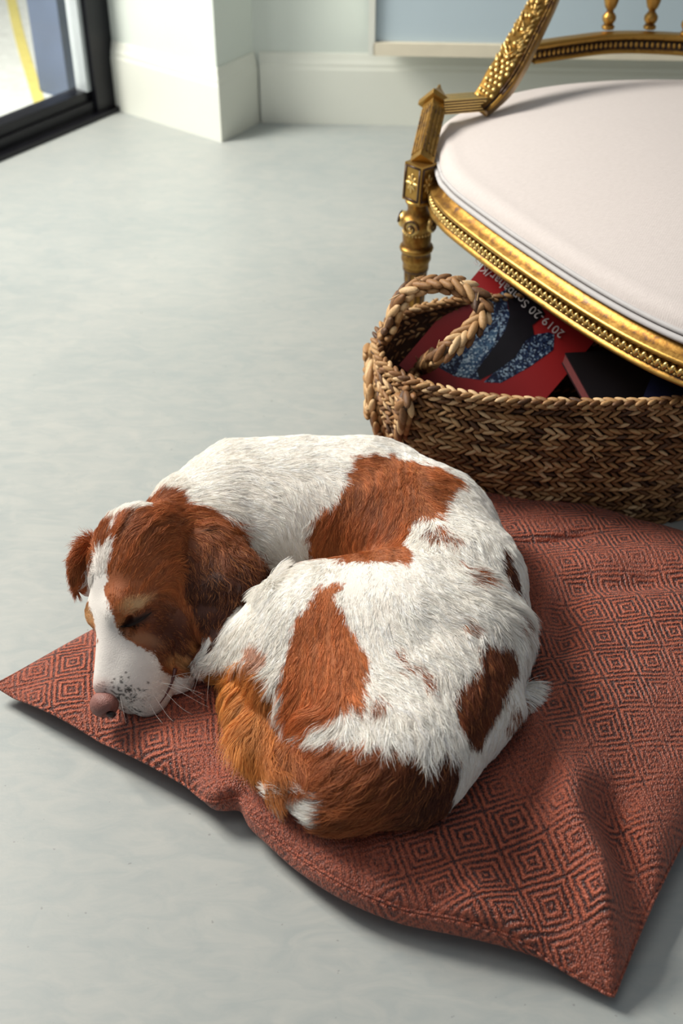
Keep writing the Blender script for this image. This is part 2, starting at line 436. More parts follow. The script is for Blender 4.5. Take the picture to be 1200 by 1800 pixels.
# glazed door on the left
gz = np.array([gd[0], gd[1]])
def gp(s, o_, z): p = A1 - gd * s + gn * o_; return (p[0], p[1], z)
def gbox(mb, s0, s1, o0, o1, z0, z1):
    P = [gp(s0, o0, z0), gp(s1, o0, z0), gp(s1, o1, z0), gp(s0, o1, z0), gp(s0, o0, z1), gp(s1, o0, z1), gp(s1, o1, z1), gp(s0, o1, z1)]
    mb.add(P, [(0, 1, 2, 3), (4, 7, 6, 5), (0, 4, 5, 1), (1, 5, 6, 2), (2, 6, 7, 3), (3, 7, 4, 0)])
win = tag(bpy.data.objects.new('window_1', None), None, None); C.objects.link(win); win.location = (A1[0], A1[1], 0)
win['kind'] = 'structure'
m = MB(); gbox(m, 0.0, 4.3, 0.0, 0.05, 0.0, 0.045); gbox(m, 0.0, 4.3, 0.012, 0.065, 0.045, 0.075)
gbox(m, 0.0, 4.3, 0.0, 0.06, 2.3, 2.38); m.build('window_frame', M['black_metal'], win, False)
m = MB(); gbox(m, 0.0, 0.085, -0.012, 0.06, 0.0, 2.38); m.build('window_jamb', M['black_metal'], win, False)
m = MB(); gbox(m, 0.087, 0.103, 0.005, 0.05, 0.075, 2.3); m.build('window_bead', M['steel_strip'], win, False)
for s0 in (1.5, 2.9):
    m = MB(); gbox(m, s0, s0 + 0.06, 0.0, 0.06, 0.075, 2.3); m.build('window_mullion', M['black_metal'], win, False)
m = MB(); gbox(m, 0.1, 4.3, 0.03, 0.036, 0.07, 2.31); m.build('window_pane', M['glass'], win, False)
# threshold bar inside the glazing
m = MB(); gbox(m, 0.0, 4.3, -0.03, 0.0, 0.0, 0.014); o_ = m.build('trim_2', M['black_metal'], None, False); o_['kind'] = 'structure'
# outside: slate pillar and painted line on the pavement
pc = W(112, 182, -0.02)[:2] + gn * 0.06
q = [A1 + gd * a + gn * b for a, b in ((0, .20), (.09, .20), (.09, .33), (0, .33))]
pillar = prism('outdoor_pillar', [tuple(v) for v in q], -0.02, 2.2, M['slate_blue'], None)
tag(pillar, 'dark slate blue pillar standing outside the black framed window', 'pillar')
L = resample(catmull([W(8, -60, -0.02), W(20, 0, -0.02), W(36, 70, -0.02), W(60, 150, -0.02), W(72, 190, -0.02)], 8), n=24)
V = []; F = []
for i, p in enumerate(L):
    V += [(p[0] - 0.018, p[1], -0.0195), (p[0] + 0.018, p[1], -0.0195), (p[0] - 0.018, p[1], -0.017), (p[0] + 0.018, p[1], -0.017)]
    if i: a = 4 * i - 4; F += [(a + 2, a + 3, a + 7, a + 6), (a, a + 2, a + 6, a + 4), (a + 1, a + 5, a + 7, a + 3)]
yl = mesh_from('painted_line', V, F, M['yellow_paint'], None, False)
tag(yl, 'pale yellow line painted on the pavement outside the window', 'painted line')

# ------------------------------------------------------------------ FLOOR CUSHION
cL, cN, cF = W(-8, 1210, 0.02)[:2], W(1076, 1756, 0.012)[:2], np.array([0.03, 1.86])
cR = cN + (cF - cL) + np.array([-0.02, 0.05])
NU, NV = 420, 360
u = np.linspace(-1, 1, NU); v = np.linspace(-1, 1, NV)     # u: L->N direction, v: near edge -> far edge
uu, vv = np.meshgrid(u, v, indexing='ij')
a = (uu + 1) / 2; b = (vv + 1) / 2
base = ((1 - a) * (1 - b))[..., None] * cL + (a * (1 - b))[..., None] * cN + (a * b)[..., None] * cR + ((1 - a) * b)[..., None] * cF
base_uv = base.copy()
eu = (cN - cL) / np.linalg.norm(cN - cL); ev = np.array([-eu[1], eu[0]])
# edges: near edge bows out, side edges pull in so the corners stand out as ears
near = (0.012 * np.sin(math.pi * a) + 0.050 * np.exp(-((a - 0.66) / 0.17) ** 2) + 0.012 * np.exp(-((a - 0.42) / 0.03) ** 2) - 0.014 * np.exp(-((a - 0.455) / 0.02) ** 2))
base = base - (near * (1 - b) ** 3)[..., None] * ev
base = base + ((0.035 * np.sin(math.pi * b) * (1 - a) ** 4))[..., None] * eu
base = base - ((0.045 * np.sin(math.pi * b) * a ** 4))[..., None] * eu
base = base + ((0.045 * np.exp(-((a - 0.60) / 0.3) ** 2)) * b ** 4)[..., None] * ev
prof = lambda x, p: np.clip(1 - np.abs(x) ** p, 0, 1)
Tt = (prof(uu, 2.6) * prof(vv, 2.6)) ** 0.5
seam = 0.030 + 0.014 * np.abs(np.sin(9 * uu + 2)) * 0.5 + 0.0 * vv
nearmask = (1 / (1 + np.exp(-(a - 0.42) / 0.03))) / (1 + np.exp((a - 0.90) / 0.03))
seam = seam + 0.016 * nearmask * (1 - b) ** 6
HC = 0.105 + 0.03 * (a - 0.3)
top = seam + (HC - seam) * Tt
X, Y = base[..., 0], base[..., 1]
def gauss2(cx, cy, rx, ry, rot=0.0):
    dx, dy = X - cx, Y - cy; cr, sr = math.cos(rot), math.sin(rot)
    return np.exp(-(((dx * cr + dy * sr) / rx) ** 2 + ((-dx * sr + dy * cr) / ry) ** 2))
# weight of the dog
dc = W(600, 1130, 0.1)[:2]
rr_ = np.sqrt(((X - dc[0]) / 0.26) ** 2 + ((Y - dc[1] - 0.0) / 0.31) ** 2)
press = 1 / (1 + np.exp((rr_ - 0.98) / 0.06))
top = top - press * np.clip(top - 0.062, 0, 1) * 0.85
top = top - 0.030 * gauss2(*W(235, 1215, 0.06)[:2], 0.10, 0.09) * Tt ** .5
def ridge(p0, p1, width, amp, asym=0.0):
    """soft fold from photo point p0 to p1"""
    q0, q1 = W(*p0, 0.08)[:2], W(*p1, 0.08)[:2]; d = q1 - q0; Ld = np.linalg.norm(d); d /= Ld
    s = (X - q0[0]) * d[0] + (Y - q0[1]) * d[1]; w = -(X - q0[0]) * d[1] + (Y - q0[1]) * d[0]
    wobble = 0.25 * width * np.sin(s * 40)
    fall = np.clip(s / Ld, 0, 1); inside = 1 / (1 + np.exp(-(s) / (0.02))) / (1 + np.exp((s - Ld) / (0.02)))
    return amp * inside * np.exp(-((w + wobble) / width) ** 2)
top = top + Tt ** 0.3 * (ridge((1062, 1600), (985, 1380), 0.032, 0.036) - ridge((1120, 1580), (1085, 1400), 0.026, 0.034)
    + ridge((1085, 1690), (1060, 1560), 0.022, 0.028)
    - ridge((860, 1480), (950, 1620), 0.022, 0.010) + ridge((800, 1520), (900, 1680), 0.025, 0.010)
    - ridge((920, 965), (1040, 945), 0.010, 0.016) - ridge((1020, 1050), (1240, 1035), 0.020, 0.014) + ridge((1010, 1000), (1240, 985), 0.03, 0.008)
    - ridge((435, 1470), (425, 1360), 0.007, 0.012) - ridge((620, 1560), (640, 1470), 0.010, 0.007)
    - ridge((700, 1610), (830, 1540), 0.012, 0.010) - ridge((960, 1190), (1010, 1060), 0.022, 0.014)
    - ridge((260, 1350), (420, 1440), 0.010, 0.004))
wn_ = vnoise(np.stack([X.ravel() * 11, Y.ravel() * 11, 0 * X.ravel() + 3], 1)).reshape(X.shape)
wn2 = vnoise(np.stack([X.ravel() * 34, Y.ravel() * 34, 0 * X.ravel() + 9], 1)).reshape(X.shape)
top = top + Tt * (0.006 * wn_ + 0.0016 * wn2)
top = np.maximum(top, seam * (0.6 + 0.4 * Tt))
Tb = prof(uu, 9) * prof(vv, 9)
bot = seam * (1 - np.clip(Tb * 1.35, 0, 1)) + 0.001
edge = np.maximum(np.abs(uu), np.abs(vv)) > 0.9999
bot[edge] = top[edge] = np.where(edge, seam, 0)[edge]
# corner ears lie lower
earL = np.exp(-((a / 0.10) ** 2 + (b / 0.12) ** 2)); earN = np.exp(-(((1 - a) / 0.08) ** 2 + (b / 0.08) ** 2))
for g_ in (top, bot): g_ -= 0.008 * earL * (g_ > 0.012) + 0.02 * earN * (g_ > 0.025)
pillow_grid = (base_uv, X, Y, top)
inn = 0.012 * nearmask * np.exp(-(b / 0.05) ** 2)
X = X + ev[0] * inn; Y = Y + ev[1] * inn
bulge = 0.026 * nearmask * np.exp(-((b - 0.022) / 0.018) ** 2) * (b > 0)
Vp = np.concatenate([np.stack([X, Y, top], -1).reshape(-1, 3), np.stack([X - ev[0] * bulge, Y - ev[1] * bulge, bot], -1).reshape(-1, 3)])
Vp[NU * NV:][edge.ravel()] = Vp[:NU * NV][edge.ravel()]
idx = np.arange(NU * NV).reshape(NU, NV)
q = np.stack([idx[:-1, :-1], idx[1:, :-1], idx[1:, 1:], idx[:-1, 1:]], -1).reshape(-1, 4)
Fp = np.concatenate([q, q[:, ::-1] + NU * NV])
me = bpy.data.meshes.new('cushion_cover')
me.from_pydata(Vp.tolist(), [], Fp.tolist()); me.update()
la = np.array([0.054, 0.006]); lb = np.array([0.013, -0.054])       # repeat of the weave, metres
Linv = np.linalg.inv(np.stack([la, lb], 1))
uvs = (base_uv.reshape(-1, 2) @ Linv.T); uvs = np.concatenate([uvs, uvs])
ul = me.uv_layers.new(name='UVMap'); li = np.zeros(len(me.loops), int); me.loops.foreach_get('vertex_index', li)
ul.data.foreach_set('uv', uvs[li].ravel())
cushion = empty('floor_cushion', (float(base[NU // 2, NV // 2, 0]), float(base[NU // 2, NV // 2, 1]), 0.0),
                'terracotta red woven floor cushion with lozenge pattern lying under the sleeping dog', 'cushion')
link_mesh('cushion_cover', me, M['weave'], cushion)
# piped seam around the edge
ring_pts = np.concatenate([np.stack([X[:, 0], Y[:, 0], top[:, 0]], 1), np.stack([X[-1, :], Y[-1, :], top[-1, :]], 1)[1:],
    np.stack([X[::-1, -1], Y[::-1, -1], top[::-1, -1]], 1)[1:], np.stack([X[0, ::-1], Y[0, ::-1], top[0, ::-1]], 1)[1:-1]])
rp = resample(ring_pts, step=0.006, closed=True); rp = np.vstack([rp, rp[:1]])
Vt, Ft = tube_vf(rp, 0.0024, 7); so = mesh_from('seam_piping', Vt, Ft, M['weave'], cushion)
sl = so.data.uv_layers.new(name='UVMap'); li = np.zeros(len(so.data.loops), int); so.data.loops.foreach_get('vertex_index', li)
sl.data.foreach_set('uv', ((Vt[:, :2] @ Linv.T) * 1.0)[li].ravel())

# ------------------------------------------------------------------ BASKET
BC = np.array([0.405, 1.83]); BRX, BRY, BH = 0.345, 0.178, 0.275
def basket_pt(th, z):
    k = z / BH
    rx = BRX * (0.85 + 0.20 * math.sin(min(k, 1) * math.pi * 0.5) - 0.05 * k)
    ry = BRY * (0.80 + 0.25 * math.sin(min(k, 1) * math.pi * 0.5) - 0.05 * k)
    ce, se = math.cos(th), math.sin(th); p = 2 / 2.4
    return np.array([BC[0] + rx * abs(ce) ** p * np.sign(ce), BC[1] + ry * abs(se) ** p * np.sign(se), z])
basket = empty('woven_basket', (float(BC[0]), float(BC[1]), 0), 'braided seagrass basket with a rope handle holding magazines under the settee', 'basket')
SV, SF = sphere_vf(8, 6)
class Stitches:
    def __init__(s): s.V = []; s.F = []; s.T = []; s.n = 0
    def add(s, c, R, half, tint):
        V = SV.copy()
        V[:, 0] = np.sign(V[:, 0]) * np.abs(V[:, 0]) ** 1.0
        V = (V * np.asarray(half)) @ np.asarray(R).T + c
        s.V.append(V); s.F.append([tuple(i + s.n for i in f) for f in SF]); s.n += len(V); s.T.append(np.full(len(V), tint))
    def build(s, name, parent):
        F = [f for g in s.F for f in g]
        o = mesh_from(name, np.concatenate(s.V), F, M['seagrass'], parent)
        at = o.data.attributes.new('tint', 'FLOAT', 'POINT'); at.data.foreach_set('value', np.concatenate(s.T).astype(np.float32)); return o
def braid(st, P, r, step=None, out=None, phase=0.0, closed=False, fray=0.0):
    """three strand plait: long stitches lying alternately left and right of the path"""
    step = step or r * 0.95
    P = resample(P, step=step, closed=closed); m = len(P)
    T = (np.roll(P, -1, 0) - np.roll(P, 1, 0)) if closed else np.gradient(P, axis=0)
    for i in range(m):
        d = T[i] / np.linalg.norm(T[i]); nrm = np.asarray(out(P[i])) if callable(out) else np.asarray(out, float)
        nrm = nrm - d * (nrm @ d); nrm /= np.linalg.norm(nrm) + 1e-9; s = np.cross(d, nrm)
        sg = 1 if i % 2 else -1
        for layer, nn in ((1, nrm), (-1, -nrm)):
            dd = d * 0.86 + s * (-sg) * 0.50 * layer + nn * RNG.uniform(-.1, .16) + s * RNG.uniform(-.08, .08); R = frame_from(dd, nn)
            c_ = P[i] + s * sg * r * 0.42 * layer + nn * r * 0.36
            st.add(c_, R, (r * RNG.uniform(1.15, 1.5), r * RNG.uniform(.40, .52), r * .42), RNG.rand() ** 0.9)
        if fray and RNG.rand() < fray:
            dd = d + s * RNG.uniform(-1, 1) + nrm * RNG.uniform(0.3, 1.2)
            st.add(P[i] + nrm * r * .8 + s * RNG.uniform(-1, 1) * r * .5, frame_from(dd), (r * .8, r * .07, r * .07), 0.95)
# wall: coiled rows, each row a flat braid
wall = Stitches(); ROWS = 12
for rI in range(ROWS):
    z = 0.010 + (BH - 0.022) * rI / (ROWS - 1); hz = (BH - 0.02) / (ROWS - 1)
    ring = np.array([basket_pt(t_, z) for t_ in np.linspace(0, 2 * math.pi, 240, endpoint=False)])
    ring = resample(ring, step=0.0150, closed=True); m_ = len(ring); T = np.roll(ring, -1, 0) - np.roll(ring, 1, 0)
    for i in range(m_):
        d = T[i] / np.linalg.norm(T[i]); nrm = np.cross(d, (0, 0, 1)); nrm /= np.linalg.norm(nrm); up = np.array([0, 0, 1.0])
        for h_ in (-1, 1):
            dd = d * 0.88 + up * h_ * -0.46 + up * RNG.uniform(-.3, .3) + nrm * RNG.uniform(-.1, .28)
            c_ = ring[i] + d * (0.006 if h_ > 0 else 0) + up * h_ * hz * 0.23 + nrm * RNG.uniform(0.0, 0.002)
            wall.add(c_, frame_from(dd, nrm), (RNG.uniform(.0110, .0150), .0038 * RNG.uniform(.8, 1.2), .0050), RNG.rand())
        if RNG.rand() < 0.02:
            wall.add(ring[i] + nrm * .006, frame_from(d * RNG.uniform(-1, 1) + up * RNG.uniform(-1, 1) + nrm * .6), (.008, .0006, .0006), 1.0)
wall.build('basket_wall', basket)
# inner face and base
m_ = MB(); n_ = 96; Vb = []; Fb = []
zs = np.linspace(0.004, BH - 0.004, 14)
for z in zs:
    for k in range(n_):
        p = basket_pt(2 * math.pi * k / n_, z); dirc = p[:2] - BC; p[:2] -= dirc / np.linalg.norm(dirc) * 0.0035; Vb.append(p)
for j in range(len(zs) - 1):
    for k in range(n_): Fb.append((j * n_ + k, j * n_ + (k + 1) % n_, (j + 1) * n_ + (k + 1) % n_, (j + 1) * n_ + k))
Fb.append(tuple(range(n_)))
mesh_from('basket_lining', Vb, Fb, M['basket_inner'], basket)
rim = Stitches(); ring = np.array([basket_pt(t_, BH) for t_ in np.linspace(0, 2 * math.pi, 240, endpoint=False)])
braid(rim, ring, 0.0095, out=(0, 0, 1), closed=True, fray=0.02); rim.build('basket_rim', basket)
# handle: rope loop that runs down the wall on both sides
def wall_at(px, py, off=0.010):
    """point on the outer wall seen at (px, py)"""
    best = None
    for z in np.linspace(0.0, BH, 56):
        for th in np.linspace(math.pi * 0.75, math.pi * 1.7, 150):
            p = basket_pt(th, z); q = PX(p[None])[0]; d_ = (q[0] - px) ** 2 + (q[1] - py) ** 2
            if best is None or d_ < best[0]: best = (d_, p)
    p = best[1].copy(); dv = p[:2] - BC; p[:2] += dv / np.linalg.norm(dv) * off; return p
hp = [wall_at(708, 812), wall_at(716, 745), wall_at(728, 690), wall_at(742, 655, 0.012), W(775, 622, 0.315), W(815, 592, 0.345), W(846, 556, 0.37),
      W(838, 522, 0.39), W(800, 502, 0.40), W(755, 500, 0.395), W(715, 515, 0.38), W(696, 545, 0.35), W(684, 580, 0.31), wall_at(668, 625, 0.012), wall_at(656, 680), wall_at(652, 740), wall_at(654, 800)]
hcurve = catmull(hp, 8)
hs = Stitches(); hout = lambda p: np.array([p[0] - 0.32, p[1] - 1.86, 0.30 * (p[2] > 0.28) + 0.1])
braid(hs, hcurve, 0.0155, step=0.0105, out=hout, fray=0.12)
hb = catmull([wall_at(690, 598, .012), wall_at(712, 640, .012), wall_at(735, 672, .012)], 8)
braid(hs, hb, 0.011, step=0.009, out=hout, fray=.05)
hs.build('basket_handle', basket)
core = resample(hcurve, step=0.008); Vt, Ft = tube_vf(core, 0.0085, 8); mesh_from('handle_core', Vt, Ft, M['basket_inner'], basket)
# lashings where the handle is tied on
for (px_, py_) in ((742, 655), (728, 700), (668, 622), (652, 720)):
    ls = Stitches()
    c_ = wall_at(px_, py_, 0.013); out_ = np.array([c_[0] - BC[0], c_[1] - BC[1], 0]); out_ /= np.linalg.norm(out_); sd = np.cross((0, 0, 1), out_)
    for k in range(4):
        ls.add(c_ + np.array([0, 0, (k - 1.5) * 0.0055]) + out_ * 0.010, frame_from(sd + np.array([0, 0, .25 * RNG.uniform(-1, 1)]), out_), (.019, .0034, .007), RNG.rand() * .6 + .4)
    ls.build('handle_lashing', basket)

# ------------------------------------------------------------------ MAGAZINES
MDEP = 2.235
a0 = WD(850, 465, MDEP); a1 = WD(1030, 617, MDEP); a2 = WD(745, 605, MDEP)
wv_ = (a1 - a0); mw = np.linalg.norm(wv_); ex = wv_ / mw; dvv = a2 - a0; ey = dvv - ex * (dvv @ ex); ey /= np.linalg.norm(ey); ez = np.cross(ey, ex)
if ez @ (np.array([0, 0, CAM_H]) - a0) < 0: ez = -ez
def mag_pts(x, y, z=0.0): return a0 + ex * x + ey * y + ez * z
mag = empty('magazine', tuple(map(float, mag_pts(mw / 2, 0.1, 0))), 'red covered magazine with a blue sequin jacket printed on it, leaning in the basket', 'magazine')
def slab(name, quad, z0, z1, mat, parent):
    V = [mag_pts(x, y, z0) for x, y in quad] + [mag_pts(x, y, z1) for x, y in quad]; n = len(quad)
    F = [tuple(range(n))[::-1], tuple(range(n, 2 * n))] + [(i, (i + 1) % n, n + (i + 1) % n, n + i) for i in range(n)]
    me = bpy.data.meshes.new(name); me.from_pydata([tuple(map(float, v_)) for v_ in V], [], F); bm = bmesh.new(); bm.from_mesh(me)
    bmesh.ops.recalc_face_normals(bm, faces=bm.faces[:]); bm.to_mesh(me); bm.free()
    return link_mesh(name, me, mat, parent, False)
y0, y1 = -0.022, 0.235
slab('pages', [(0.002, y0 + .002), (mw - 0.002, y0 + .002), (mw - 0.002, y1), (0.002, y1)], -0.0075, -0.0005, M['pages'], mag)
slab('back_cover', [(0, y0), (mw, y0), (mw, y1), (0, y1)], -0.0085, -0.0075, M['red_cover'], mag)
slab('front_cover', [(0, y0), (mw, y0), (mw, y1), (0, y1)], -0.0005, 0.0004, M['red_cover'], mag)
def pc2(px, py):
    """photo point -> cover coordinates"""
    o_ = np.array([0, 0, CAM_H]); d = WD(px, py, 1.0) - o_; t_ = ((a0 - o_) @ ez) / (d @ ez); p = o_ + d * t_ - a0
    return (float(p @ ex), float(p @ ey))
art = [('printed_lapel', [(889, 508), (848, 533), (800, 592), (768, 645), (800, 662), (845, 668), (880, 615), (905, 580), (893, 545)], 'sequin_navy', 0.0007),
       ('printed_lapel', [(932, 590), (965, 584), (974, 588), (972, 615), (930, 645), (880, 673), (850, 672), (872, 650), (905, 625), (920, 600)], 'sequin_navy', 0.0007),
       ('printed_shirt', [(889, 506), (915, 500), (948, 535), (958, 553), (935, 572), (938, 588), (922, 600), (905, 628), (868, 655), (842, 668), (838, 650), (868, 610), (888, 580), (895, 555)], 'print_black', 0.0010),
       ('printed_lapel', [(800, 660), (815, 625), (850, 590), (878, 570), (868, 605), (840, 640), (822, 663)], 'sequin_blue', 0.0012)]
for nm, poly, mt, z in art: slab(nm, [pc2(*p) for p in poly], 0.0004, z, M[mt], mag)
fc = bpy.data.curves.new('title', 'FONT'); fc.body = '2019-20 Sonbahar/K\u0131\u015f'; fc.size = 0.0218; fc.extrude = 0.0002; fc.space_character = 1.05
fo = bpy.data.objects.new('title_tmp', fc); C.objects.link(fo)
bpy.context.view_layer.update(); dg = bpy.context.evaluated_depsgraph_get()
tm = bpy.data.meshes.new_from_object(fo.evaluated_get(dg)); C.objects.unlink(fo); bpy.data.objects.remove(fo)
tn = link_mesh('cover_title', tm, M['print_white'], None, False)
tl = pc2(991, 584); R4 = Matrix.Identity(4)
for r_ in range(3):
    R4[r_][0] = -ex[r_]; R4[r_][1] = ey[r_]; R4[r_][2] = np.cross(-ex, ey)[r_]
po = mag_pts(tl[0] + 0.002, tl[1] - 0.001, 0.0016)
for r_ in range(3): R4[r_][3] = po[r_]
if np.cross(-ex, ey) @ ez < 0: R4 = R4
tm.transform(R4); tn.parent = mag; tn.matrix_parent_inverse = Matrix.Translation(mag.location).inverted()
# dark book and navy magazine further right in the basket
def book(name, label, cat, c, half, rot, mats):
    r = empty(name, c, label, cat); R = np.array(Matrix.Rotation(rot[2], 3, 'Z') @ Matrix.Rotation(rot[1], 3, 'Y') @ Matrix.Rotation(rot[0], 3, 'X'))
    V, F = box_vf(c, (half[0] - .001, half[1] - .001, half[2] * .8), R); mesh_from('pages', V, F, M['pages'], r, False)
    for s_ in (-1, 1):
        V, F = box_vf(np.asarray(c) + R @ np.array([0, 0, s_ * half[2] * .9]), (half[0], half[1], half[2] * .12), R); mesh_from('cover', V, F, mats, r, False)
    return r, R
book('book', 'black covered book lying in the basket right of the red magazine', 'book', (0.50, 1.83, 0.175), (0.085, 0.11, 0.012), (0.15, 0.1, 0.25), M['dark_cover'])
bk, R = book('magazine', 'dark navy magazine at the right end of the basket under the settee rail', 'magazine', (0.60, 1.80, 0.235), (0.075, 0.09, 0.004), (0.35, -0.15, -0.5), M['navy_cover'])

# ------------------------------------------------------------------ SETTEE
ZR = 0.335; ZT = 0.398
front_px = [(756, 376), (768, 396), (790, 419), (849, 466), (900, 504), (1000, 574), (1100, 635), (1200, 683)]
front = [W(x, y, ZR)[:2] for x, y in front_px]
leg1 = W(738, 330, 0.37)[:2]
outline = front + [W(1300, 715, ZR)[:2], W(1400, 740, ZR)[:2]] + [np.array(p) for p in ((0.85, 1.46), (1.02, 1.53), (1.17, 1.72), (1.24, 2.0), (1.22, 2.3), (1.08, 2.54), (0.88, 2.66), (0.66, 2.69), (0.46, 2.66), (0.30, 2.58), (0.20, 2.47), (0.165, 2.36))]
outc = resample(catmull(outline, 14, True), step=0.006, closed=True); cen = outc.mean(0)
settee = empty('gilded_settee', (float(cen[0]), float(cen[1]), 0), 'carved gilded settee with cream upholstered seat and turned fluted leg above the basket', 'settee')
prof = [(-0.035, ZR), (-0.004, ZR), (0.002, ZR + .003), (0.003, ZR + .008), (-0.002, ZR + .011), (-0.004, ZR + .014), (-0.005, ZR + .032), (0.000, ZR + .035), (0.001, ZR + .040), (-0.003, ZR + .043),
        (-0.010, ZR + .046), (-0.018, ZR + .053), (-0.022, ZR + .058), (-0.030, ZT), (-0.045, ZT)]
V, F, Nn = sweep_closed(outc, prof, '', None, outward=cen)
seat_rail = mesh_from('seat_rail', V, F, M['gold'], settee)
# underside board
Vv = [(p[0], p[1], ZR + 0.004) for p in (outc - Nn * 0.03)] + [(p[0], p[1], ZR + 0.03) for p in (outc - Nn * 0.03)]; n_ = len(outc)
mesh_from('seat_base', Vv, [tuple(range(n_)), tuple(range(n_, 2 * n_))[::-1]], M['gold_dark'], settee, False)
# carved leaf-and-bead band along the rail
cb = MB(); pts = resample(outc, step=0.0135, closed=True); T = np.roll(pts, -1, 0) - np.roll(pts, 1, 0); T /= np.linalg.norm(T, axis=1)[:, None]
for i in range(len(pts)):
    n2 = np.array([T[i, 1], -T[i, 0]]); n2 = n2 if n2 @ (pts[i] - cen) > 0 else -n2
    d3 = np.array([T[i, 0], T[i, 1], 0]); n3 = np.array([n2[0], n2[1], 0]); c_ = np.array([pts[i, 0], pts[i, 1], ZR + .023]) + n3 * -0.003
    R = frame_from(np.array([0, 0, 1.0]) + d3 * 0.35, n3)
    cb.add((SV * (.0090, .0046, .0050)) @ R.T + c_ + n3 * .001, SF)
    R = frame_from(np.array([0, 0, 1.0]) - d3 * 0.9, n3)
    cb.add((SV * (.0088, .0018, .004)) @ R.T + c_ + d3 * 0.0062, SF)
    cb.add((SV * (.0032, .0032, .003)) + c_ + d3 * 0.005 + np.array([0, 0, -.006]) + n3 * .0012, SF)
cb.build('carved_band', M['gold_bright'], settee)
# cushion: domed seat
off = 0.024
inner = outc - Nn * off
def shrink(k): return cen + (inner - cen) * k
Vc = []; Fc = []; levels = [(1.0, ZT - .012), (1.012, ZT + .004), (1.012, ZT + .016), (1.002, ZT + .030), (0.975, ZT + .042)]
for k in np.linspace(0.95, 0.02, 26): levels.append((k, ZT + 0.044 + 0.062 * (1 - ((k - .02) / .93) ** 2.2)))
for k, z in levels: Vc += [(p[0], p[1], z) for p in shrink(k)]
for j in range(len(levels) - 1):
    for i in range(n_): Fc.append((j * n_ + i, j * n_ + (i + 1) % n_, (j + 1) * n_ + (i + 1) % n_, (j + 1) * n_ + i))
Fc.append(tuple((len(levels) - 1) * n_ + i for i in range(n_)))
mesh_from('seat_cushion', Vc, Fc, M['cream'], settee)
for rr2, zz, kk in ((0.0052, ZT + .006, 0.0), (0.0042, ZT + .016, 0.004)):
    ringp = outc - Nn * (off - .010 + kk); P3 = np.column_stack([ringp, np.full(len(ringp), zz)]); P3 = np.vstack([P3, P3[:1]])
    Vt, Ft = tube_vf(P3, rr2, 8); mesh_from('cushion_piping', Vt, Ft, M['piping'], settee)

# arm post -------------------------------------------------------------------
def oriented(axis_z, face):       # columns x (side), y (depth), z (axis)
    z = np.asarray(axis_z, float); z /= np.linalg.norm(z); f = np.asarray(face, float); f = f - z * (f @ z); f /= np.linalg.norm(f)
    return np.stack([np.cross(f, z), f, z], 1)
face = np.array([-0.72, -0.69, 0.0])
blk = WD(738, 318, depth(np.array([leg1[0], leg1[1], 0.372])))
Rb = oriented((0.05, 0.03, 1), face)
V, F = box_vf(blk, (0.0225, 0.0225, 0.0370), Rb, 0.002); o_ = mesh_from('corner_block', V, F, M['gold'], settee, False)
# sunk panel frame + rosette on two faces
ro = MB()
for f_, s_ in ((Rb[:, 1], Rb[:, 0]), (Rb[:, 0], Rb[:, 1]), (-Rb[:, 0], Rb[:, 1])):
    c_ = blk + f_ * 0.0225; zz = Rb[:, 2]
    for sx_ in (-1, 1):
        V, F = box_vf((0, 0, 0), (0.0018, 0.032, 0.0016)); ro.add(V @ np.stack([s_, zz, f_], 1).T + c_ + s_ * sx_ * .0178, F)
        V, F = box_vf((0, 0, 0), (0.0178, 0.0018, 0.0016)); ro.add(V @ np.stack([s_, zz, f_], 1).T + c_ + zz * sx_ * .0322, F)
    for k in range(8):
        a_ = k * math.pi / 4; d_ = s_ * math.cos(a_) + zz * math.sin(a_) * 1.35; ln = 0.0080 if k % 2 else 0.0095
        ro.add((SV * (ln, .0034, .0026)) @ frame_from(d_, f_).T + c_ + d_ * ln * 0.85, SF)
    ro.add(SV * .0036 + c_ + f_ * .0015, SF)
ro.build('rosette', M['gold_bright'], settee)
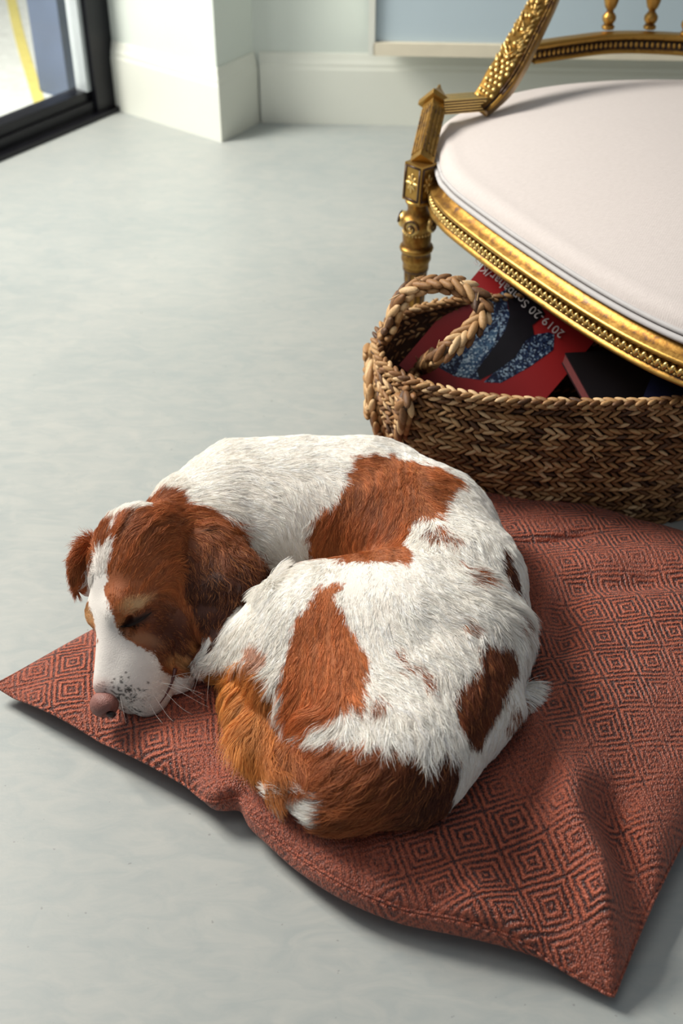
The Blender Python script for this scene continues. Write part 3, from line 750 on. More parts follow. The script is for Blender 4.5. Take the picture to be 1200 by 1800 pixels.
# neck, volute capital, leg
lt = blk - Rb[:, 2] * 0.036; lt = np.array([lt[0], lt[1], lt[2]])
prof_l = [(0.0, 0.0), (0.019, 0.0), (0.019, -.005), (0.0165, -.008), (0.0150, -.018), (0.0165, -.028), (0.0215, -.034), (0.024, -.040), (0.024, -.052), (0.0215, -.060), (0.0205, -.066), (0.0215, -.074), (0.021, -.088),
          (0.0205, -.094), (0.0245, -.097), (0.0255, -.101), (0.0245, -.105), (0.021, -.108), (0.022, -.116), (0.0225, -.124), (0.0205, -.130), (0.0195, -.136), (0.0195, -.142)]
V, F = lathe_vf([(r_ * 1.32, z_) for r_, z_ in prof_l][::-1], 40); mesh_from('leg_capital', V + lt, F, M['gold'], settee)
def fluted_leg(top, z1, r0, r1, name='leg'):
    n = 64; V = []; F = []; H = top[2] - z1; lv = [(0, 1), (.03, 1), (.05, .94), (.8, .94), (.84, 1.0), (.86, 1.1), (.88, 1.1), (.90, .8), (.93, 1.0), (.97, 1.0), (1.0, .7)]
    lv2 = []
    for i in range(len(lv) - 1):
        for k in range(3): t_ = k / 3; lv2.append((lv[i][0] * (1 - t_) + lv[i + 1][0] * t_, lv[i][1] * (1 - t_) + lv[i + 1][1] * t_))
    lv2.append(lv[-1])
    for t_, sc in lv2:
        r = (r0 * (1 - t_) + r1 * t_) * sc; fl = 0.10 if 0.05 <= t_ <= 0.8 else 0
        for k in range(n):
            a_ = 2 * math.pi * k / n; q_ = r * (1 - fl * (0.5 + 0.5 * math.cos(a_ * 10)) ** 0.6 * (fl > 0)); V.append((top[0] + q_ * math.cos(a_), top[1] + q_ * math.sin(a_), top[2] - H * t_))
    for i in range(len(lv2) - 1):
        for k in range(n): F.append((i * n + k, i * n + (k + 1) % n, (i + 1) * n + (k + 1) % n, (i + 1) * n + k))
    F.append(tuple(range(n))); F.append(tuple((len(lv2) - 1) * n + k for k in range(n))[::-1])
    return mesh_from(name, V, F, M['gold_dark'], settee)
fluted_leg(lt + np.array([0, 0, -.140]), 0.0, 0.0260, 0.016)
vol = MB()
for k in range(4):
    a_ = math.atan2(face[1], face[0]) + k * math.pi / 2 + (0.35 if k == 0 else 0.35); d_ = np.array([math.cos(a_), math.sin(a_), 0]); c_ = lt + d_ * 0.0325 + np.array([0, 0, -.047]); R = frame_from(d_)
    th = np.linspace(0, 3.2 * math.pi, 40); rad = 0.0145 * (1 - th / th.max()) + 0.0022
    sp = np.stack([np.full_like(th, 0.001) + th * 0.0004, rad * np.cos(th), rad * np.sin(th)], 1) @ R.T + c_
    Vt, Ft = tube_vf(sp, 0.0022, 6); vol.add(Vt, Ft)
    V, F = lathe_vf([(0.0160, -0.008), (0.0165, 0.004), (0.0145, 0.008), (0.004, 0.0085)], 24); vol.add(V[:, [2, 0, 1]] @ R.T + c_ - d_ * 0.006, F)
    vol.add((SV * .0036) + c_ + d_ * .0042, SF)
for k in range(26):
    a_ = 2 * math.pi * k / 26; vol.add(SV * (.0024, .0024, .0030) + lt + np.array([0.0270 * math.cos(a_), .0270 * math.sin(a_), -.066]), SF)
vol.build('volute_scroll', M['gold_bright'], settee)
# other legs: under the far corners
for p in ((0.98, 1.57), (1.15, 2.38), (0.36, 2.56)): fluted_leg(np.array([p[0], p[1], ZR + .01]), 0.0, 0.022, 0.013)
# post between block and arm
pb = blk + Rb[:, 2] * 0.036; ptp = WD(764, 185, depth(blk) + 0.035)
axp = ptp - pb; Lp = np.linalg.norm(axp); Rp = oriented(axp, face + np.array([0.12, 0, 0])); pm = (pb + ptp) / 2
V, F = box_vf(pm, (0.0165, 0.0165, Lp / 2), Rp, 0.0015); mesh_from('arm_post', V, F, M['gold'], settee, False)
fl = MB()
for f_, s_ in ((Rp[:, 1], Rp[:, 0]), (Rp[:, 0], Rp[:, 1]), (-Rp[:, 0], Rp[:, 1])):
    for off_ in (-0.0125, -0.0042, 0.0042, 0.0125):
        V, F = box_vf((0, 0, 0), (0.0021, Lp * .40, 0.0017), None, 0.0008); fl.add(V @ np.stack([s_, Rp[:, 2], f_], 1).T + pm + f_ * 0.0165 + s_ * off_, F)
fl.build('fluting', M['gold_bright'], settee, False)
cap_c = ptp + Rp[:, 2] * 0.006
V, F = box_vf(cap_c, (0.0240, 0.0240, 0.006), Rp, 0.0018); mesh_from('post_capital', V, F, M['gold'], settee, False)
# pyramid finial with concave sides
fb = MB(); lv = 8; Vf = []; Ff = []
for i in range(lv + 1):
    t_ = i / lv; h_ = 0.040 * t_; w_ = 0.0225 * ((1 - t_) ** 1.5 * 0.93 + 0.07)
    for sx_, sy_ in ((-1, -1), (0, -1.05 + .2 * t_), (1, -1), (1.05 - .2 * t_, 0), (1, 1), (0, 1.05 - .2 * t_), (-1, 1), (-1.05 + .2 * t_, 0)):
        Vf.append(cap_c + Rp @ np.array([sx_ * w_, sy_ * w_, 0.006 + h_]))
for i in range(lv):
    for k in range(8): Ff.append((i * 8 + k, i * 8 + (k + 1) % 8, (i + 1) * 8 + (k + 1) % 8, (i + 1) * 8 + k))
Ff.append(tuple(lv * 8 + k for k in range(8))); mesh_from('finial', Vf, Ff, M['gold'], settee, False)
# short reeded bar from capital to the arm scroll
dA = depth(ptp)
b0 = WD(775, 184, dA); b1 = WD(850, 178, dA + 0.02)
Rr = frame_from(b1 - b0); rb = MB(); Lb = np.linalg.norm(b1 - b0)
V, F = box_vf((b0 + b1) / 2, (Lb / 2, .017, .014), Rr, .001); rb.add(V, F)
for k in range(-2, 3):
    Vt, Ft = tube_vf(np.array([b0, (b0 + b1) / 2, b1]) + Rr[:, 2] * k * 0.0052 - Rr[:, 1] * 0.0155, 0.0022, 8); rb.add(Vt, Ft)
    Vt, Ft = tube_vf(np.array([b0, (b0 + b1) / 2, b1]) + Rr[:, 1] * k * 0.0058 + Rr[:, 2] * 0.0122, 0.0022, 8); rb.add(Vt, Ft)
    Vt, Ft = tube_vf(np.array([b0, (b0 + b1) / 2, b1]) + Rr[:, 2] * k * 0.0052 + Rr[:, 1] * 0.0155, 0.0022, 8); rb.add(Vt, Ft)
rb.build('reeded_bar', M['gold_bright'], settee)
# acanthus arm sweeping up to the back
ap = [WD(842, 190, dA + .02), WD(868, 160, dA + .025), WD(900, 112, dA + .045), WD(930, 55, dA + .07), WD(958, 0, dA + .09), WD(990, -75, dA + .11), WD(1040, -165, dA + .16), WD(1120, -230, dA + .22), WD(1230, -255, dA + .27)]
ac = resample(catmull(ap, 10), n=70)
rad = np.interp(np.linspace(0, 1, len(ac)), [0, .08, .2, .5, 1], [0.022, 0.031, 0.029, 0.022, 0.019])
# squared moulding section
T = np.gradient(ac, axis=0); Va = []; Fa = []
sec = [(-1, -.75), (-.9, -.9), (0, -1), (.55, -.95), (.62, -.7), (.74, -.7), (.8, -.95), (.95, -.9), (1.0, -.5), (.9, .9), (0, 1.0), (-.9, .9)]
fr_ = []
for i, p in enumerate(ac):
    d = T[i] / np.linalg.norm(T[i]); nrm = np.array([-0.35, -0.85, 0.55]); nrm -= d * (nrm @ d); nrm /= np.linalg.norm(nrm); s = np.cross(d, nrm); fr_.append((d, nrm, s))
    for x_, y_ in sec: Va.append(p + s * x_ * rad[i] * 1.0 - nrm * y_ * rad[i] * .72 * -1 * -1)
k_ = len(sec)
for i in range(len(ac) - 1):
    for a_ in range(k_): Fa.append((i * k_ + a_, i * k_ + (a_ + 1) % k_, (i + 1) * k_ + (a_ + 1) % k_, (i + 1) * k_ + a_))
Fa.append(tuple(range(k_))); Fa.append(tuple((len(ac) - 1) * k_ + a_ for a_ in range(k_))[::-1])
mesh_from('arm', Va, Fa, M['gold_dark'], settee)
lf = MB(); SVf, SFf = sphere_vf(10, 6)
for i in range(1, len(ac) - 1):
    d, nrm, s = fr_[i]; r_ = rad[i]
    if i < 9:                     # rounded scales at the foot of the arm
        for col in (-.7, -.35, 0.0, .35):
            c_ = ac[i] + s * (col + (.18 if i % 2 else 0) + RNG.uniform(-.05, .05)) * r_ + nrm * r_ * .74
            if i % 2 == 0 or col < .3: lf.add((SVf * (r_ * .19, r_ * .15, r_ * .11)) @ frame_from(d + s * col * .4 + nrm * .25, nrm).T + c_, SFf)
        continue
    for k in range(5):            # flame-shaped lobes that fan out from the spine
        col = RNG.uniform(-.92, .48); sg = 1 if col > -.2 else -1
        c_ = ac[i] + d * RNG.uniform(-.003, .003) + s * col * r_ + nrm * r_ * RNG.uniform(.70, .80)
        dd = d + s * sg * RNG.uniform(.15, .95) + nrm * RNG.uniform(.05, .3)
        lf.add((SVf * (r_ * RNG.uniform(.16, .34), r_ * RNG.uniform(.045, .085), r_ * RNG.uniform(.07, .13))) @ frame_from(dd, nrm).T + c_, SFf)
    c_ = ac[i] - s * r_ * 1.0 + nrm * r_ * RNG.uniform(-.1, .5)
    lf.add((SVf * (r_ * RNG.uniform(.25, .4), r_ * .08, r_ * .2)) @ frame_from(d * .9 - s * RNG.uniform(.2, .6), nrm).T + c_, SFf)
    if i % 3 == 0:
        lf.add((SVf * (r_ * .2, r_ * .17, r_ * .14)) @ frame_from(d, nrm).T + ac[i] - s * .22 * r_ + nrm * r_ * .78, SFf)
lf.build('acanthus_leaves', M['gold_bright'], settee)
for so_ in (0.68, 0.9):
    Vt, Ft = tube_vf(np.array([ac[i] + fr_[i][2] * so_ * rad[i] + fr_[i][1] * rad[i] * .70 for i in range(3, len(ac))]), 0.0022, 6); mesh_from('arm_fillet', Vt, Ft, M['gold_bright'], settee)
# lower back rail carrying the spindles
bz = 0.475
bp = [W(935, 108, bz), W(1000, 98, bz), W(1068, 90, bz), W(1143, 90, bz), W(1230, 97, bz), W(1330, 120, bz), W(1450, 175, bz)]
bp = [p[:2] for p in bp] + [np.array([1.37, 2.2]), np.array([1.34, 1.85]), np.array([1.22, 1.6])]
bc = resample(catmull(bp, 10), step=0.008)
prof = [(-.014, bz - .003), (.010, bz - .003), (.012, bz + .001), (.009, bz + .005), (.006, bz + .007), (.006, bz + .024), (.010, bz + .026), (.013, bz + .032), (.010, bz + .037), (-.014, bz + .038)]
V, F, Nb = sweep_closed(bc, prof, '', None, closed=False, outward=(0.6, 4.5) if False else (1.0, 5.0))
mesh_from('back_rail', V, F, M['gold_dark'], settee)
cb = MB(); pts = resample(bc, step=0.0115); T = np.gradient(pts, axis=0)
for i in range(len(pts)):
    d = T[i] / np.linalg.norm(T[i]); n2 = np.array([d[1], -d[0]])
    c_ = np.array([pts[i, 0] + n2[0] * .008, pts[i, 1] + n2[1] * .008, bz + .0155]); cb.add(SV * (.0038, .0038, .0065) + c_, SF)
cb.build('bead_moulding', M['gold'], settee)
def spindle(x, y):
    pr = [(.006, 0), (.013, .001), (.014, .006), (.009, .010), (.0105, .012), (.0145, .020), (.0145, .027), (.010, .033), (.0075, .036), (.0075, .040), (.012, .046), (.0155, .058), (.0165, .070), (.015, .085), (.0105, .11), (.008, .14), (.0065, .18), (.0065, .26), (.012, .27), (.007, .28)]
    V, F = lathe_vf(pr, 28); mesh_from('spindle', V * (1, 1, 1) + np.array([x, y, bz + .037]), F, M['gold'], settee)
s0 = W(1068, 50, bz + .038); s1 = W(1141, 50, bz + .038); stp = (s1 - s0)[:2]
spindle(*s0[:2]); spindle(*s1[:2])
for k in range(1, 6): 
    q_ = bc[min(len(bc) - 1, int(np.argmin(np.linalg.norm(bc - s1[:2], axis=1)) + k * 9))]; spindle(q_[0], q_[1])
# upper crest rail that the spindles and arm run into
cr = np.array([[p[0], p[1], bz + .335] for p in bc]); Vt, Ft = tube_vf(cr[::2], .017, 12); mesh_from('crest_rail', Vt, Ft, M['gold'], settee)

#DOGSECTION
# ------------------------------------------------------------------ THE DOG
# body: one continuous surface grown around smooth-blended volumes
def wp(px, py, z): return W(px, py, z)
def rad_(p, rpx): return rpx * depth(p) / FPX
H = 0.0032
lo = np.array([-0.43, 0.86, 0.045]); hi = np.array([0.34, 1.80, 0.315])
dims = np.ceil((hi - lo) / H).astype(int) + 1
SD = np.full(dims, 0.2, np.float32)
ax_ = [lo[k] + H * np.arange(dims[k]) for k in range(3)]
def region(c_lo, c_hi):
    i0 = np.maximum(np.floor((c_lo - lo) / H).astype(int), 0); i1 = np.minimum(np.ceil((c_hi - lo) / H).astype(int) + 1, dims)
    return tuple(slice(a, b) for a, b in zip(i0, i1))
def blend(sl, d, k, sub=False):
    a = SD[sl]
    if sub:
        h = np.clip(0.5 - 0.5 * (a + d) / k, 0, 1); SD[sl] = a * (1 - h) + (-d) * h + k * h * (1 - h)
    else:
        h = np.clip(0.5 + 0.5 * (a - d) / k, 0, 1); SD[sl] = a * (1 - h) + d * h - k * h * (1 - h)
def grid(sl):
    return np.meshgrid(ax_[0][sl[0]], ax_[1][sl[1]], ax_[2][sl[2]], indexing='ij', sparse=True)
def ell(c, r, R=None, k=0.02, sub=False):
    c = np.asarray(c, float); r = np.asarray(r, float); m = r.max() + k + 0.012
    sl = region(c - m, c + m)
    x, y, z = grid(sl); x, y, z = x - c[0], y - c[1], z - c[2]
    if R is not None:
        R = np.asarray(R); X_, Y_, Z_ = (R[0, j] * x + R[1, j] * y + R[2, j] * z for j in range(3))
    else: X_, Y_, Z_ = x, y, z
    k0 = np.sqrt((X_ / r[0]) ** 2 + (Y_ / r[1]) ** 2 + (Z_ / r[2]) ** 2)
    k1 = np.sqrt((X_ / r[0] ** 2) ** 2 + (Y_ / r[1] ** 2) ** 2 + (Z_ / r[2] ** 2) ** 2) + 1e-9
    blend(sl, (k0 * (k0 - 1) / k1).astype(np.float32), k, sub)
def cone(a, b, ra, rb, k=0.02, sz=1.0, sub=False):
    a = np.asarray(a, float); b = np.asarray(b, float); m = max(ra, rb) + k + 0.012
    sl = region(np.minimum(a, b) - m, np.maximum(a, b) + m)
    x, y, z = grid(sl); az = np.array([1, 1, 1 / sz]); A = a * az; B = b * az; d = B - A; L2 = d @ d
    x, y, z = x - A[0], y - A[1], z / sz - A[2]
    t_ = np.clip((x * d[0] + y * d[1] + z * d[2]) / L2, 0, 1)
    dist = np.sqrt((x - t_ * d[0]) ** 2 + (y - t_ * d[1]) ** 2 + (z - t_ * d[2]) ** 2) - (ra + (rb - ra) * t_)
    blend(sl, dist.astype(np.float32), k, sub)
def chain(pts, k, sz=1.0):
    """pts: (px, py, z, radius in px)"""
    q_ = [(wp(p[0], p[1], p[2]), p[3]) for p in pts]
    q_ = [(c_, rad_(c_, r)) for c_, r in q_]
    for (a, ra), (b, rb) in zip(q_[:-1], q_[1:]): cone(a, b, ra, rb, k, sz)

# trunk, curled nose to tail
chain([(300, 985, .150, 66), (352, 925, .150, 96), (432, 893, .148, 126), (530, 891, .150, 130), (640, 893, .150, 132),
       (735, 940, .150, 130), (790, 1030, .150, 128), (797, 1130, .148, 123), (776, 1230, .145, 124), (715, 1315, .140, 118), (640, 1362, .130, 92)], 0.03, 0.86)
# hip and thigh
tc = wp(600, 1125, .150)
cone(wp(690, 1120, .154), wp(560, 1130, .148), rad_(tc, 150), rad_(tc, 142), 0.016, .86)
cone(wp(560, 1120, .150), wp(468, 1135, .130), rad_(tc, 138), rad_(tc, 78), 0.022, .9)
ell(wp(620, 1120, .160), (.140, .118, .078), None, 0.03)
cone(wp(745, 1155, .160), wp(640, 1235, .145), rad_(tc, 116), rad_(tc, 104), 0.045, .9)
cone(wp(690, 1105, .158), wp(772, 1130, .140), rad_(tc, 136), rad_(tc, 112), 0.045, .9)
cone(wp(560, 1210, .135), wp(640, 1290, .125), rad_(tc, 105), rad_(tc, 110), 0.02, .9)
# lower hind leg and foot reaching towards the muzzle
chain([(470, 1150, .120, 62), (400, 1155, .105, 40), (362, 1165, .095, 24)], .018)
# brown rump feathering volume, tail wrapped along the front
chain([(700, 1370, .115, 88), (600, 1385, .105, 74), (545, 1360, .100, 62), (478, 1300, .095, 52), (445, 1225, .095, 44)], .022, .9)
chain([(445, 1225, .090, 34), (430, 1190, .090, 24)], .02)
# white foot tip below the tail, tuft on the right
chain([(600, 1412, .085, 30), (545, 1404, .084, 23), (508, 1398, .082, 15)], .008)
chain([(900, 1240, .100, 34), (925, 1225, .095, 22)], .012)
# ---- head
HO = wp(190, 1066, .172); HSC = 1.13
hF = np.array([-0.16, -0.82, -0.55]); hF /= np.linalg.norm(hF)
hU0 = np.array([0, 0, 1.0]) - hF * hF[2]; hU0 /= np.linalg.norm(hU0)
hS0 = np.cross(hF, hU0) * -1
if hS0[0] < 0: hS0 = -hS0
roll = math.radians(46)
hU = math.cos(roll) * hU0 - math.sin(roll) * hS0; hS = math.cos(roll) * hS0 + math.sin(roll) * hU0
HR = np.stack([hF, hS, hU], 1)
def hp_(f, s, u): return HO + HR @ (np.array([f, s, u]) * HSC)
def hell(f, s, u, r, k, sub=False): ell(hp_(f, s, u), np.array(r) * HSC, HR, k, sub)
hell(-.062, .0, -.022, (.068, .060, .054), .01)            # cranium
hell(-.010, .0, -.028, (.050, .050, .042), .018)           # brow block
for s_ in (-1, 1):
    hell(.000, s_ * .027, .000, (.024, .018, .014), .014)  # brow ridges
    hell(-.030, s_ * .040, -.052, (.046, .024, .034), .022)  # cheeks
    hell(.052, s_ * .020, -.060, (.046, .021, .032), .016)  # flews
    hell(.088, s_ * .011, -.042, (.020, .015, .020), .010)
cone(hp_(.005, 0, -.030), hp_(.086, 0, -.034), .040, .026, .02)    # muzzle
cone(hp_(.000, 0, -.008), hp_(.094, 0, -.018), .018, .0155, .012)   # bridge of the nose
hell(.086, .012, -.070, (.036, .021, .034), .014)
hell(.084, -.012, -.066, (.036, .018, .030), .014)
hell(.064, .018, -.106, (.022, .015, .018), .006)
cone(hp_(.000, 0, -.082), hp_(.062, 0, -.094), .030, .017, .014)    # lower jaw
hell(.026, .030, -.104, (.022, .015, .016), .006)           # corner of the lip
hell(.020, .034, -.014, (.014, .008, .005), .006, True)     # eye hollows
hell(.020, -.034, -.014, (.016, .010, .007), .006, True)
cone(hp_(.036, .0400, -.094), hp_(.072, .034, -.096), .0035, .003, .004, 1, True)  # lip line
ell(wp(330, 1085, .135), (.034, .040, .034), None, .02)
cone(hp_(-.09, 0, -.03), wp(345, 950, .15), .055, .062, .03)        # neck
def grad(P):
    """outward normals from the volume field"""
    G = (P - lo) / H; i = np.clip(np.rint(G).astype(int), 1, dims - 2)
    g_ = np.stack([SD[i[:, 0] + 1, i[:, 1], i[:, 2]] - SD[i[:, 0] - 1, i[:, 1], i[:, 2]],
                   SD[i[:, 0], i[:, 1] + 1, i[:, 2]] - SD[i[:, 0], i[:, 1] - 1, i[:, 2]],
                   SD[i[:, 0], i[:, 1], i[:, 2] + 1] - SD[i[:, 0], i[:, 1], i[:, 2] - 1]], 1)
    return g_ / (np.linalg.norm(g_, axis=1)[:, None] + 1e-9)
def on_skin(px, py, off=0.0):
    """body surface point that the photograph shows at (px, py)"""
    o_ = np.array([0, 0, CAM_H]); d = WD(px, py, 1.0) - o_; t_ = np.linspace(1.2, 2.2, 1600); P = o_ + t_[:, None] * d
    G = np.rint((P - lo) / H).astype(int); okk = ((G >= 0) & (G < dims)).all(1); val = np.full(len(P), 1.0); Gi = G[okk]; val[okk] = SD[Gi[:, 0], Gi[:, 1], Gi[:, 2]]
    k = np.argmax(val < 0); return P[k] + grad(P[k:k + 1])[0] * off
# ears: flat leathers that start beside the crown and hang over the cheek
e0, e1, e2_, e3 = wp(290, 920, .205), wp(348, 958, .205), wp(392, 1030, .182), wp(377, 1118, .132)
nE = np.array([0.20, -0.62, 0.75])
for c_, d_, r_ in (((e0 + e1) / 2, e1 - e0, (.060, .044, .014)), ((e1 + e2_) / 2, e2_ - e1, (.056, .056, .015)), ((e2_ + e3) / 2, e3 - e2_, (.050, .032, .011))):
    ell(c_, r_, frame_from(d_, nE), .012)
f0, f1 = hp_(-.075, -.052, .022), hp_(-.035, -.070, -.004)
ell((f0 + f1) / 2, (.046, .030, .011), frame_from(f1 - f0, hS * -1), .012)

# surface nets
def surface_nets(D):
    S = D < 0; nx, ny, nz = D.shape
    acc = np.zeros((nx - 1, ny - 1, nz - 1, 3), np.float32); cnt = np.zeros((nx - 1, ny - 1, nz - 1), np.float32)
    for ax in range(3):
        o1, o2 = [k for k in range(3) if k != ax]
        sa = [slice(None)] * 3; sb = [slice(None)] * 3; sa[ax] = slice(0, -1); sb[ax] = slice(1, None)
        A, B = D[tuple(sa)], D[tuple(sb)]; cr_ = (A < 0) != (B < 0); t_ = np.where(cr_, A / np.where(A == B, 1, A - B), 0)
        I = np.argwhere(cr_); tv = t_[cr_]
        P = I.astype(np.float32); P[:, ax] += tv
        for a in (0, 1):
            for b in (0, 1):
                J = I.copy(); J[:, o1] -= a; J[:, o2] -= b
                ok = (J[:, o1] >= 0) & (J[:, o2] >= 0) & (J[:, o1] < D.shape[o1] - 1) & (J[:, o2] < D.shape[o2] - 1)
                Jo = J[ok]; np.add.at(acc, (Jo[:, 0], Jo[:, 1], Jo[:, 2]), P[ok]); np.add.at(cnt, (Jo[:, 0], Jo[:, 1], Jo[:, 2]), 1)
    act = cnt > 0; ids = -np.ones(cnt.shape, int); ids[act] = np.arange(act.sum())
    V = acc[act] / cnt[act][:, None]; Fq = []
    for ax in range(3):
        o1, o2 = (ax + 1) % 3, (ax + 2) % 3
        sa = [slice(None)] * 3; sb = [slice(None)] * 3; sa[ax] = slice(0, -1); sb[ax] = slice(1, None)
        cr_ = S[tuple(sa)] != S[tuple(sb)]; I = np.argwhere(cr_)
        I = I[(I[:, o1] > 0) & (I[:, o2] > 0) & (I[:, o1] < D.shape[o1] - 1) & (I[:, o2] < D.shape[o2] - 1)]
        fl = S[I[:, 0], I[:, 1], I[:, 2]]; q_ = []
        for a, b in ((1, 1), (0, 1), (0, 0), (1, 0)):
            J = I.copy(); J[:, o1] -= a; J[:, o2] -= b; q_.append(ids[J[:, 0], J[:, 1], J[:, 2]])
        q_ = np.stack(q_, 1); q_[~fl] = q_[~fl][:, ::-1]; Fq.append(q_)
    Fq = np.concatenate(Fq); Fq = Fq[(Fq >= 0).all(1)]
    return V, Fq
DV, DF = surface_nets(SD); DV = DV * H + lo
# light relaxation of the mesh
for _ in range(3):
    s_ = np.zeros_like(DV); c_ = np.zeros(len(DV))
    for a in range(4):
        np.add.at(s_, DF[:, a], DV[DF[:, (a + 1) % 4]]); np.add.at(s_, DF[:, a], DV[DF[:, (a + 3) % 4]]); np.add.at(c_, DF[:, a], 2)
    DV = DV * 0.4 + 0.6 * s_ / np.maximum(c_, 1)[:, None]

# coat markings ---------------------------------------------------------------
def inpoly(P, poly):
    x, y = P[:, 0], P[:, 1]; ins = np.zeros(len(P), bool); n = len(poly); j = n - 1
    for i in range(n):
        xi, yi = poly[i]; xj, yj = poly[j]
        ins ^= ((yi > y) != (yj > y)) & (x < (xj - xi) * (y - yi) / (yj - yi + 1e-12) + xi); j = i
    return ins
lin = lambda r, g, b: np.array(srgb(r, g, b)[:3])
WHITE, BROWN, DEEP, TAN, GOLDEN, DARK = lin(249, 243, 234), lin(156, 86, 44), lin(106, 54, 30), lin(206, 166, 120), lin(214, 146, 74), lin(80, 40, 25)
BRIGHT = lin(186, 106, 56)
patches = [
    ([(612, 802), (650, 797), (700, 803), (750, 815), (795, 838), (800, 850), (778, 885), (770, 905), (740, 908), (716, 945), (715, 990), (650, 990), (600, 985), (560, 980), (536, 978), (538, 940), (558, 900), (598, 860), (605, 825)], BROWN),
    ([(588, 1018), (606, 1022), (588, 1052), (602, 1080), (622, 1110), (640, 1160), (636, 1220), (570, 1262), (540, 1288), (505, 1240), (498, 1180), (512, 1120), (520, 1078), (560, 1035)], BRIGHT),
    ([(850, 1115), (890, 1118), (902, 1165), (885, 1230), (862, 1270), (840, 1320), (815, 1292), (790, 1250), (795, 1210), (830, 1160)], DEEP),
    ([(870, 960), (885, 956), (905, 1000), (914, 1045), (895, 1022), (875, 990)], DARK),
    ([(398, 1165), (425, 1158), (470, 1172), (484, 1200), (492, 1235), (500, 1268), (525, 1296), (560, 1296), (620, 1292), (700, 1298), (745, 1322), (780, 1312), (803, 1305), (806, 1400), (790, 1500), (560, 1510), (584, 1428), (580, 1402), (545, 1390), (492, 1386), (455, 1392), (360, 1340), (340, 1200)], BROWN),
    ([(430, 1130), (470, 1135), (478, 1165), (440, 1168)], lin(214, 172, 150)),
]
spots = [(770, 935, 15), (790, 950, 8), (822, 1005, 15), (800, 985, 8), (838, 1020, 8), (815, 1092, 12), (742, 1190, 14), (700, 1172, 12), (690, 1145, 10), (660, 1235, 14), (625, 1235, 10), (730, 1170, 10), (905, 1265, 10), (908, 1240, 12), (905, 1085, 9)]
face_white = [(197, 958), (186, 1000), (184, 1040), (197, 1082), (212, 1116), (246, 1137), (266, 1146), (283, 1178), (298, 1187), (312, 1186), (334, 1176), (345, 1200), (325, 1240), (270, 1290), (180, 1300), (125, 1250), (140, 1180), (172, 1128), (165, 1095), (148, 1064), (152, 1015), (166, 975), (182, 965)]
head_brown = [(118, 1010), (124, 965), (150, 938), (170, 930), (200, 912), (232, 898), (262, 882), (295, 872), (330, 888), (372, 903), (402, 913), (422, 935), (444, 972), (466, 1002), (440, 1022), (425, 1050), (405, 1090), (378, 1134), (356, 1118), (352, 1145), (338, 1168), (312, 1186), (283, 1190), (250, 1150), (130, 1130), (110, 1060)]
